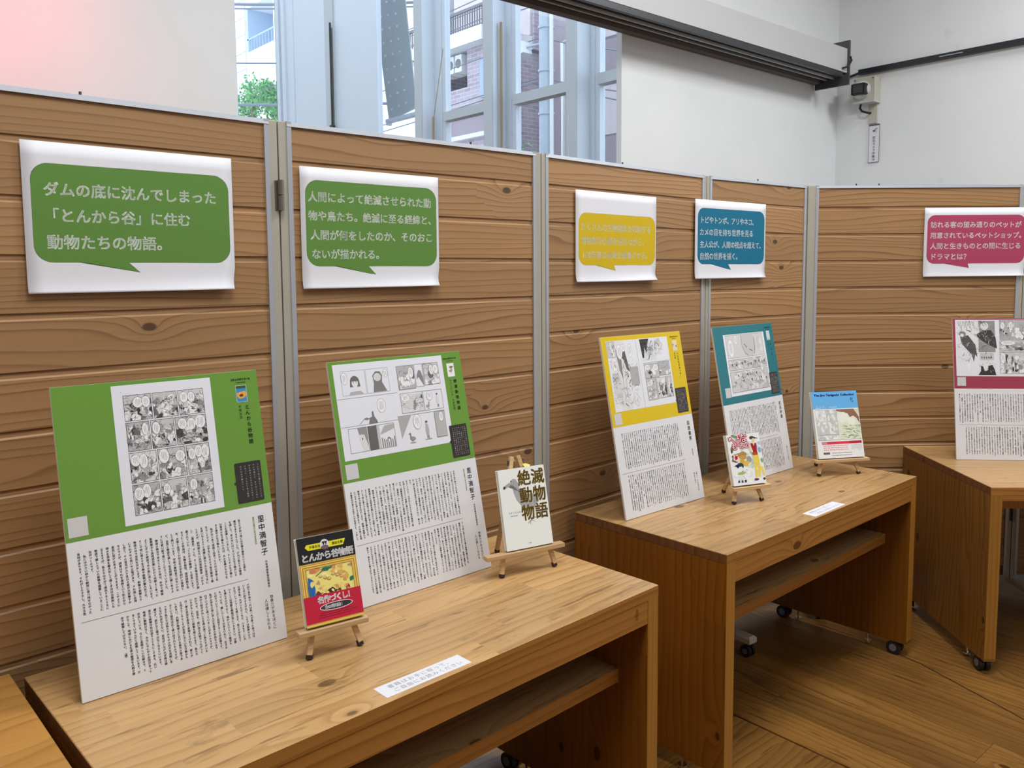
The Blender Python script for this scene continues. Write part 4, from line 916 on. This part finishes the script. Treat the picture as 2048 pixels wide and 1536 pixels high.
    p.htext('全400巻完結!!', W_ * .345, H_ * .185, .0082, (.85, .85, .85), .04, 2, pitch=.68)
    for k, (f0, f1) in enumerate(((.26, .82), (.22, .90), (.20, .80))): p.rect(W_ * f0, H_ * (.125 - .024 * k), W_ * f1, H_ * (.132 - .024 * k), S(120, 14, 40))
def c2(p, W_, H_):
    p.rect(0, 0, W_, H_, (.87, .92, .89)); G = lambda a: (a, a, a * 1.02)
    f = lambda pts: [(W_ * a, H_ * b) for a, b in pts]
    p.poly(f([(.30, .875), (.36, .865), (.40, .82), (.41, .74), (.44, .69), (.52, .66), (.66, .66), (.78, .65), (.86, .62), (.80, .55), (.70, .49), (.60, .45), (.52, .40), (.44, .50), (.33, .60), (.28, .70), (.27, .80), (.22, .835), (.14, .80), (.09, .79), (.07, .765), (.10, .755), (.18, .78), (.24, .80), (.24, .85)]), G(.42))
    p.poly(f([(.08, .79), (.07, .765), (.10, .755), (.13, .775), (.12, .795)]), G(.06)); p.ell(W_ * .255, H_ * .845, .0018, .0022, G(.04), 8)
    R_ = random.Random(5)
    for k in range(60):
        t = R_.random(); x, y = .30 + .42 * t, .80 - .27 * t + R_.uniform(-.08, .06); p.line(f([(x, y), (x + R_.uniform(-.01, .02), y - R_.uniform(.02, .05))]), .0005, G(R_.choice([.12, .2, .6])))
    p.z += p.step
    p.line(f([(.58, .42), (.585, .33), (.52, .30)]), .0022, G(.3)); p.line(f([(.585, .33), (.66, .31)]), .0015, G(.3)); p.line(f([(.585, .33), (.56, .28)]), .0015, G(.3)); p.line(f([(.66, .44), (.65, .36), (.72, .355)]), .0022, G(.35)); p.line(f([(.65, .36), (.60, .34)]), .0015, G(.35), True)
    gold = S(138, 112, 42)
    for k, t in enumerate(('絶滅', '動物', '物語')):
        for j, ch in enumerate(t): p.glyph(ch, W_ * (.540 + .295 * j) , H_ * (.865 - .218 * k), .0425, gold, .032, 3, sx=.95)
        p.z += p.step
    p.latin('The story of extinct animals', W_ * .50, H_ * .795, .003, G(.25), 0, width=W_ * .42)
    p.htext('うすくらふみ', W_ * .12, H_ * .455, .0064, INK, 0, 2, pitch=.95); p.htext('監修今泉忠明', W_ * .16, H_ * .415, .0035, INK, 0, 1)
    p.htext('小学館', W_ * .46, H_ * .055, .0035, INK, 0, 1)
def c3(p, W_, H_):
    p.rect(0, 0, W_, H_, (.84, .87, .87)); R_ = random.Random(11); f = lambda pts: [(W_ * a, H_ * b) for a, b in pts]; cl = (0, 0, W_, H_)
    def bl(x, y, rx, ry, c, n=11): p.ell(W_ * x, H_ * y, W_ * rx, H_ * ry, S(*c), n, .3, R_, cl)
    for k in range(14): bl(R_.uniform(.05, .5), R_.uniform(.88, .99), .06, .03, R_.choice([(120, 150, 120), (170, 190, 170), (200, 210, 200)]))
    for k in range(22): bl(R_.uniform(.35, .98), R_.uniform(.35, .85), .06, .04, R_.choice([(205, 210, 190), (190, 200, 225), (214, 222, 205), (180, 196, 180)]))
    bl(.33, .58, .17, .07, (176, 140, 80)); bl(.40, .54, .12, .05, (196, 156, 84)); bl(.45, .43, .14, .06, (222, 190, 80)); bl(.36, .46, .07, .05, (214, 176, 70)); bl(.58, .50, .08, .06, (160, 160, 150))
    bl(.17, .50, .11, .06, (120, 96, 84)); bl(.2, .53, .09, .075, (235, 220, 200)); bl(.2, .545, .055, .045, (190, 24, 44)); bl(.13, .72, .06, .04, (110, 110, 50)); bl(.10, .67, .03, .03, (60, 50, 40)); bl(.10, .57, .025, .025, (50, 60, 50))
    bl(.27, .395, .14, .035, (44, 62, 92)); bl(.21, .37, .04, .03, (30, 34, 44)); bl(.36, .37, .03, .03, (50, 66, 96))
    for k in range(10): bl(R_.uniform(.1, .95), R_.uniform(.12, .32), .07, .05, R_.choice([(240, 242, 244), (226, 228, 234)]))
    bl(.28, .235, .12, .022, (170, 186, 96)); bl(.50, .20, .05, .05, (244, 244, 244)); bl(.48, .21, .006, .005, (30, 30, 30)); bl(.52, .205, .006, .005, (30, 30, 30)); bl(.46, .29, .02, .006, (40, 40, 44)); bl(.33, .27, .02, .008, (40, 40, 44))
    # figure with cap, red top, yellow trousers
    bl(.79, .91, .085, .03, (84, 66, 50)); p.poly(f([(.84, .90), (.96, .885), (.90, .91)]), S(84, 66, 50)); bl(.79, .855, .05, .04, (235, 214, 150)); p.poly(f([(.70, .80), (.88, .80), (.86, .60), (.72, .60)]), S(168, 30, 50)); p.poly(f([(.76, .81), (.83, .81), (.79, .74)]), S(236, 222, 190))
    p.poly(f([(.69, .79), (.66, .66), (.72, .60), (.74, .64), (.71, .72)]), S(236, 222, 190)); p.poly(f([(.70, .62), (.88, .62), (.86, .55), (.72, .55)]), S(176, 80, 40)); p.poly(f([(.70, .56), (.88, .56), (.90, .30), (.84, .13), (.78, .13), (.80, .34), (.78, .42), (.77, .13), (.70, .13), (.71, .34)]), S(236, 210, 90)); p.poly(f([(.88, .30), (.95, .34), (1, .17), (.96, .13)]), S(238, 216, 110))
    bl(.71, .085, .075, .028, (96, 60, 36)); bl(.96, .085, .045, .022, (96, 60, 36)); bl(.95, .66, .05, .05, (150, 170, 215)); bl(.97, .45, .04, .05, (130, 170, 110))
    p.poly(f([(.04, .90), (.10, .965), (.13, .96), (.30, .80), (.27, .775), (.12, .90), (.09, .86)]), S(190, 30, 60)); p.poly(f([(.06, .90), (.10, .945), (.12, .94), (.27, .80), (.26, .79), (.12, .925), (.09, .88)]), S(246, 238, 238))
    for ch, x, y, s_ in (('ん', .36, .915, .024), ('な', .50, .92, .030), ('も', .20, .76, .022), ('の', .34, .80, .017), ('み', .42, .77, .020), ('っ', .50, .765, .015), ('け', .57, .77, .020), ('！', .66, .78, .020)):
        p.glyph(ch, W_ * x, H_ * y, s_ * 1.12, S(190, 30, 60), .085, 3); p.z += p.step; p.glyph(ch, W_ * x, H_ * y, s_ * 1.12, S(248, 240, 240), .0, 3); p.z += p.step
    for k, ch in enumerate('早良朋'): p.glyph(ch, W_ * (.17 + .10 * k), H_ * .075, .0085, S(36, 40, 76), .05, 2)
def c4(p, W_, H_):
    p.rect(0, 0, W_, H_, (.84, .86, .82)); R_ = random.Random(13); p.rect(0, H_ * .735, W_, H_, S(106, 182, 238)); p.rect(0, H_ * .727, W_, H_ * .737, (.88, .88, .88))
    p.latin('The Jiro Taniguchi Collection', W_ * .05, H_ * .945, .0115, S(24, 40, 110), .055, width=W_ * .89)
    p.latin('57', W_ * .84, H_ * .875, .012, S(22, 34, 96), .04); p.rect(W_ * .85, H_ * .842, W_ * .92, H_ * .846, S(22, 34, 96)); p.glyph('巻', W_ * .885, H_ * .828, .006, S(22, 34, 96), .03, 1)
    p.htext('ふらり。', W_ * .06, H_ * .765, .0125, (.86, .9, .95), .03, 2, pitch=1.05); p.latin('FURARI', W_ * .36, H_ * .762, .006, (.8, .87, .95), 0, width=W_ * .16)
    g = lambda a: (a, a * 1.02, a)
    def soft(x0, y0, x1, y1, sd, base=.72):
        rr = random.Random(sd); cl = (W_ * x0, H_ * y0, W_ * x1, H_ * y1); p.rect(cl[0], cl[1], cl[2], cl[3], g(base))
        for k in range(22): p.ell(rr.uniform(cl[0], cl[2]), rr.uniform(cl[1], cl[3]), W_ * rr.uniform(.01, .05), H_ * rr.uniform(.01, .05), g(rr.choice([.55, .62, .84, .86, .8])), 9, .4, rr, cl)
        p.frame(*cl, .0006, g(.5))
    soft(.035, .55, .27, .725, 1); soft(.28, .55, .50, .725, 2, .66); soft(.04, .35, .50, .54, 3, .60); soft(.04, .27, .50, .345, 4)
    a, b, c, d = W_ * .50, H_ * .27, W_ * .985, H_ * .725; cl = (a, b, c, d)
    p.rect(a, b, c, d, S(226, 232, 210)); p.poly([(a, H_ * .70), (a, d), (c, d), (c, H_ * .50), (W_ * .93, H_ * .58), (W_ * .86, H_ * .62), (W_ * .78, H_ * .60), (W_ * .74, H_ * .66)], S(150, 108, 84)); p.poly([(W_ * .88, d), (c, d), (c, H_ * .60)], S(214, 214, 186)); p.ell(W_ * .62, H_ * .60, W_ * .13, H_ * .08, S(238, 240, 230), 14, .1, R_, cl); p.ell(W_ * .80, H_ * .55, W_ * .09, H_ * .06, S(238, 240, 228), 12, .2, R_, cl)
    for k in range(60):
        x, y = R_.uniform(a, c), R_.uniform(b, H_ * .49); p.line([(x, y), (min(c, x + W_ * R_.uniform(.02, .09)), min(H_ * .5, max(b, y + H_ * R_.uniform(-.03, .03))))], .0022, S(*R_.choice([(150, 172, 120), (176, 194, 148), (206, 218, 184), (128, 150, 100)])))
    p.z += p.step; p.rect(0, 0, W_, H_ * .265, (.86, .86, .86)); p.rect(W_ * .10, H_ * .205, W_ * .975, H_ * .245, S(226, 56, 84)); p.rect(W_ * .70, H_ * .205, W_ * .975, H_ * .245, S(196, 26, 54))
    p.htext('第57巻', W_ * .115, H_ * .225, .0082, (.9, .85, .85), .02, 2, pitch=.7)
    for r in range(3):
        x = W_ * .12
        while x < W_ * .66: L = R_.uniform(.004, .016); p.rect(x, H_ * (.178 - .030 * r), min(x + L, W_ * .68), H_ * (.190 - .030 * r), S(232, 150, 160), False); x += L + .002
    for r in range(2):
        x = W_ * .30
        while x < W_ * .72: L = R_.uniform(.002, .007); p.rect(x, H_ * (.072 - .036 * r), x + L, H_ * (.080 - .036 * r), (.1, .1, .12), False); x += L + .0015
    p.rect(W_ * .11, H_ * .060, W_ * .25, H_ * .090, (.12, .12, .14)); p.rect(W_ * .12, H_ * .052, W_ * .24, H_ * .056, (.3, .3, .3))
    for k in range(11): dashes(p, W_ * (.74 + .022 * k), H_ * .145, .002, H_ * .10, R_, .0014, .004, (.15, .15, .2))
E_ = easel((.7426, 1.497), (.854, 1.4841), 17, .165, (-.022, .128), 'small wooden easel holding the black and crimson comic book', ledge_z=.0595, ledge_d=.022)
book(E_, -.003, .1236, .1785, .0135, 'black, gold and crimson comic book on an easel, front table', 'cover_w', c1)
E_ = easel((1.3235, 1.5819), (1.4819, 1.5516), 13.5, .292, (-.047, .186), 'taller wooden easel holding the white book with the large flightless bird', ledge_z=.062, ledge_d=.022)
book(E_, .0145, .1400, .2060, .0125, 'white book with gold lettering and a large flightless bird', 'cover_w', c2, ribbon=True)
E_ = easel((2.3327, 1.5757), (2.4402, 1.5381), 17, .150, (-.010, .142), 'small wooden easel holding the book with figure in yellow trousers', ledge_z=.0565, ledge_d=.026, back=.09)
book(E_, -.005, .1320, .1700, .0165, 'white comic book with red lettering and figure in yellow trousers', 'cover_w', c3)
E_ = easel((2.8912, 1.5817), (3.0400, 1.500), 15, .20, (-.018, .206), 'wooden easel holding the large light blue book, near the panel corner', ledge_z=.062, ledge_d=.026)
book(E_, -.002, .1930, .2540, .0125, 'large comic book with light blue top and red band', 'cover_w', c4)

# ================================================================== paper slips lying on the tables
def slip(pos, yaw, label):
    g = empty('paper_slip', (*pos, .7001), yaw, label, 'paper slip', 'instruction slips lying on the tables')
    MB().box(0, 0, 0, .2035, .0455, .0003).build('paper', 'paper', g)
    p = Print(z0=.0004); p.htext('書籍はお手に取って、', .022, .0315, .0138, (.30, .31, .34), 0, 3, pitch=1.12); p.htext('ご自由にお読みください', .024, .0140, .0138, (.30, .31, .34), 0, 3, pitch=1.10)
    p.build('lettering', 'matte_print', g, XY)
slip((.7787, 1.2620), 2.2, 'white paper slip lying at the edge of the front table')
slip((2.4050, 1.3225), 2.0, 'white paper slip lying at the edge of the middle table')

# ================================================================== outside the glass
structure(MB().box(XR + .5, -6, -1.2, 60, 60, -1.0).build('ground', 'ground'))
# tiled apartment building
A = empty('apartment_building', (10, 10.1, -1), 0, 'mauve tiled apartment building with balcony and air conditioners, outside the window', 'building')
wl = MB()
wl.box(0, 2.05, 0, 5, 2.75, 6.72).box(0, 2.75, 0, 5, 4.3, 6.02).box(0, 3.9, 6.02, 5, 4.3, 6.72).box(1.0, 1.95, 6.72, 5, 4.3, 14)
wl.build('wall', 'tile', A)
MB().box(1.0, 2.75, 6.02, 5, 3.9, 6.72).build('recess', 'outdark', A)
MB().box(-.25, 2.0, 6.72, 1.1, 4.5, 6.98).build('balcony_slab', 'outwhite', A)
rl = MB().box(-.22, 2.0, 7.32, -.17, 4.5, 7.37)
rl.build('balcony_rail', 'outdark', A)
bars = MB()
for k in range(34): bars.box(-.205, 2.03 + k * .073, 6.98, -.185, 2.05 + k * .073, 7.32)
bars.build('balcony_bars', 'outdark', A)
MB().box(.95, 2.0, 7.0, 1.0, 4.4, 14).build('balcony_wall', 'outpink', A)
for k in range(3):
    ac = MB().box(-.02, 2.90 + k * .25, 6.34, .3, 3.11 + k * .25, 6.66).build('air_conditioner', 'outwhite', A)
    MB().tube([(-.03, 3.005 + k * .25, 6.50), (-.02, 3.005 + k * .25, 6.50)], .085, 14).build('fan_grille', 'outdark', ac)
MB().box(-.12, 2.05, 5.02, .0, 4.4, 5.10).build('ledge', 'outwhite', A)
MB().box(-.04, 2.05, 5.10, .0, 4.4, 5.45).build('dark_band', 'outmauve', A)
for yy in (2.72, 3.05, 3.36):
    f_ = MB().box(-.02, yy, 4.25, .02, yy + .26, 4.68).build('window_frame', 'outwhite', A); MB().box(-.03, yy + .03, 4.28, -.02, yy + .23, 4.65).build('window_glass', 'outblue' if yy != 2.72 else 'outmauve', f_)
MB().box(-.02, 2.12, 5.75, .02, 2.35, 6.45).build('window_frame', 'outblue', A)
A2 = empty('stair_building', (10.2, 7.0, -1), 0, 'mauve building with pink hexagonal stair panels behind the street pole', 'building')
MB().box(1.0, 1.2, 0, 5, 5.0, 14).build('rear_wall', 'outmauve', A2); MB().box(0, -3.5, 0, 5, 1.75, 14).build('tower_wall', 'tile', A2)
MB().tube([(.6, 4.05, 0), (.6, 4.05, 6.6), (.6, 3.0, 6.75)], .05, 8).build('downpipe', 'outwhite', A2)
for k in range(4):
    z = 1.6 + k * 1.55
    MB().add([(-.02, 1.75, z), (-.02, 2.75, z), (-.02, 2.75, z + .75), (-.02, 2.35, z + .95), (-.02, 1.95, z + .75), (-.02, 1.75, z + .45), (.1, 1.75, z), (.1, 2.75, z), (.1, 2.75, z + .75), (.1, 2.35, z + .95), (.1, 1.95, z + .75), (.1, 1.75, z + .45)],
             [tuple(range(6)), tuple(range(11, 5, -1))] + [(i, i + 6, (i + 1) % 6 + 6, (i + 1) % 6) for i in range(6)]).build('stair_parapet', 'outpink', A2)
    MB().bar((-.1, 2.0, z + .85), (-.1, 1.7, z + 1.15), .05, .05).build('stair_handrail', 'outwhite', A2)
for z in (1.2, 3.4, 5.6): f_ = MB().box(-.03, .05, z, .0, .20, z + 1.0).build('window_frame', 'outblue', A2)
# street pole with lamp, cables
q_ = empty('utility_pole', (9.0, 9.58, -1), 0, 'concrete utility pole with lamp box and cables outside the window', 'utility pole')
MB().tube([(0, 0, 0), (0, 0, 9)], [.125, .105], 16).build('pole', 'pole', q_, True)
for z in (4.1, 4.9, 5.55, 6.2, 6.5, 6.75): MB().tube([(0, 0, z), (0, 0, z + .035)], .128, 16).build('band', 'pole', q_)
MB().tube([(-.05, -.17, 2), (-.05, -.17, 9)], .03, 8).build('conduit', 'outwhite', q_)
lb_ = MB().bar((-.1, .35, 5.98), (-.1, .85, 5.82), .2, .2).build('lamp_box', 'outwhite', q_); MB().tube([(0, .1, 6.0), (-.1, .38, 5.98)], .02, 6).build('lamp_arm', 'pole', lb_)
MB().box(-.2, .25, 7.0, .15, .62, 7.5).build('transformer', 'outblue', q_)
MB().tube([(0, .15, 2.9), (0, .25, 3.55), (0, .55, 3.72), (0, .85, 3.75)], .025, 6).bar((0, .55, 3.72), (0, .9, 3.76), .08, .05).build('street_lamp', 'lensplate', q_)
cab = MB()
rc = random.Random(2)
for k, (z0, z1, sag) in enumerate([(6.9, 7.6, .25), (6.75, 7.3, .3), (6.1, 6.9, .35), (5.5, 5.9, .3), (5.45, 5.8, .4), (4.3, 5.2, .3), (6.6, 7.9, .2), (7.1, 7.2, .2)]):
    for (ya, yb, za, zb) in ((0, 22, z0, z1), (0, -6, z0 - .05, z0 - .9)):
        cab.tube([(0, ya + (yb - ya) * t / 8, za + (zb - za) * t / 8 - sag * 4 * (t / 8) * (1 - t / 8)) for t in range(9)], .010, 4)
cab.build('cable_bundle', 'cable', q_)
# pale rounded building at the left
W1 = empty('pale_building', (11, 23, -1), 0, 'pale building with rounded corner and recessed balcony, beyond the far left window', 'building')
n = 24; vs = []
for z in (0, 20): vs += [(1.0 - 1.0 * math.cos(PI / 2 * k / n), 3.2 + 1.0 * math.sin(PI / 2 * k / n), z) for k in range(n + 1)]
MB().add(vs, [(k, k + 1, k + n + 2, k + n + 1) for k in range(n)]).build('round_corner', 'outwhite', W1, True)
MB().box(0, -8, 0, 9, .25, 20).box(0, .25, 0, 9, 3.2, 9.25).box(0, .25, 10.55, 9, 3.2, 20).box(0, 2.15, 9.25, 9, 3.2, 10.55).box(1.0, 3.2, 0, 9, 4.2, 20).build('wall', 'outwhite', W1)
MB().box(.8, .25, 9.25, .9, 2.15, 10.55).box(0.02, 2.05, 9.25, .8, 2.149, 10.549).build('balcony_recess', 'outblue', W1)
jt = MB()
for k in range(34):
    z = 1 + k * .52
    jt.tube([(-.01, 2.2, z), (-.01, 3.2, z)] + [(1.0 - 1.01 * math.cos(a), 3.2 + 1.01 * math.sin(a), z) for a in [PI / 2 * t / 8 for t in range(1, 9)]], .018, 4, False)
jt.tube([(-.01, 2.2, 0), (-.01, 2.2, 20)], .014, 4)
jt.build('tile_joint', 'pole', W1)['kind'] = 'stuff'
rl = MB().box(.02, .25, 9.62, .05, 2.15, 9.66)
for k in range(10): rl.box(.03, .27 + k * .2, 9.25, .045, .285 + k * .2, 9.62)
rl.build('balcony_railing', 'outblue', W1)
MB().tube([(-.6, 3.9, 0), (-.6, 3.9, 9.2)], .03, 6).build('side_post', 'pole', W1)
cb = MB()
for z, r_ in ((6.78, .030), (6.70, .018), (5.66, .018), (4.86, .030), (7.3, .012)):
    cb.tube([(5.4 + 5.0 * k / 6, 17.44 - 4.27 * k / 6, z - .06 * math.sin(PI * k / 6)) for k in range(6)], r_, 5)
tag(cb.build('overhead_cables', 'cable'), 'overhead cables crossing in front of the pale building, left window', 'cable', kind='stuff')

def tree(name, loc, rad, trunk, n, seed, label):
    rr = random.Random(seed); g = empty(name, loc, 0, label, 'tree', 'trees outside the windows')
    MB().tube([(0, 0, 0), (.05, .02, trunk * .6), (0, 0, trunk)], [rad * .09, rad * .07, rad * .04], 8).tube([(0, 0, trunk * .7), (rad * .4, rad * .3, trunk + rad * .3)], rad * .03, 6).tube([(0, 0, trunk * .75), (-rad * .4, -rad * .2, trunk + rad * .4)], rad * .03, 6).build('trunk', 'bark', g)
    vs = []; fs = []
    cl_ = [(rr.gauss(0, .42) * rad, rr.gauss(0, .42) * rad, trunk + rad * .45 + rr.gauss(0, .35) * rad, rad * rr.uniform(.18, .36)) for _ in range(26)]
    for k in range(n):
        cx, cy, cz, cr = rr.choice(cl_); v = Vector((rr.gauss(0, 1), rr.gauss(0, 1), rr.gauss(0, .8))).normalized() * cr * rr.uniform(.6, 1.05)
        c_ = Vector((cx, cy, cz)) + v; a = Vector((rr.gauss(0, 1), rr.gauss(0, 1), rr.gauss(0, 1))).normalized() * rad * .05; b = a.cross(Vector((rr.gauss(0, 1), rr.gauss(0, 1), 1))).normalized() * rad * .028
        i = len(vs); vs += [c_ - a, c_ + b, c_ + a, c_ - b]; fs.append((i, i + 1, i + 2, i + 3))
    o = link('foliage', None, g); bpy.data.objects.remove(o)
    m = bpy.data.meshes.new('foliage'); m.from_pydata([tuple(v) for v in vs], [], fs); m.materials.append(M['leaf']); o = link('foliage', m, g); o['kind'] = 'stuff'
tree('street_tree', (9.2, 20.2, -1), 1.05, 6.3, 3600, 1, 'bright green street tree in front of the pale building')
tree('street_tree', (8.3, 9.35, -1), .50, 3.6, 700, 2, 'small green treetop beside the foot of the utility pole')
tree('street_tree', (9.9, 15.6, -1), .9, 3.9, 900, 3, 'green treetop under the leaning glass sheet')

for o in bpy.data.objects:
    for k in ('_lean', '_zc'):
        if k in o: del o[k]
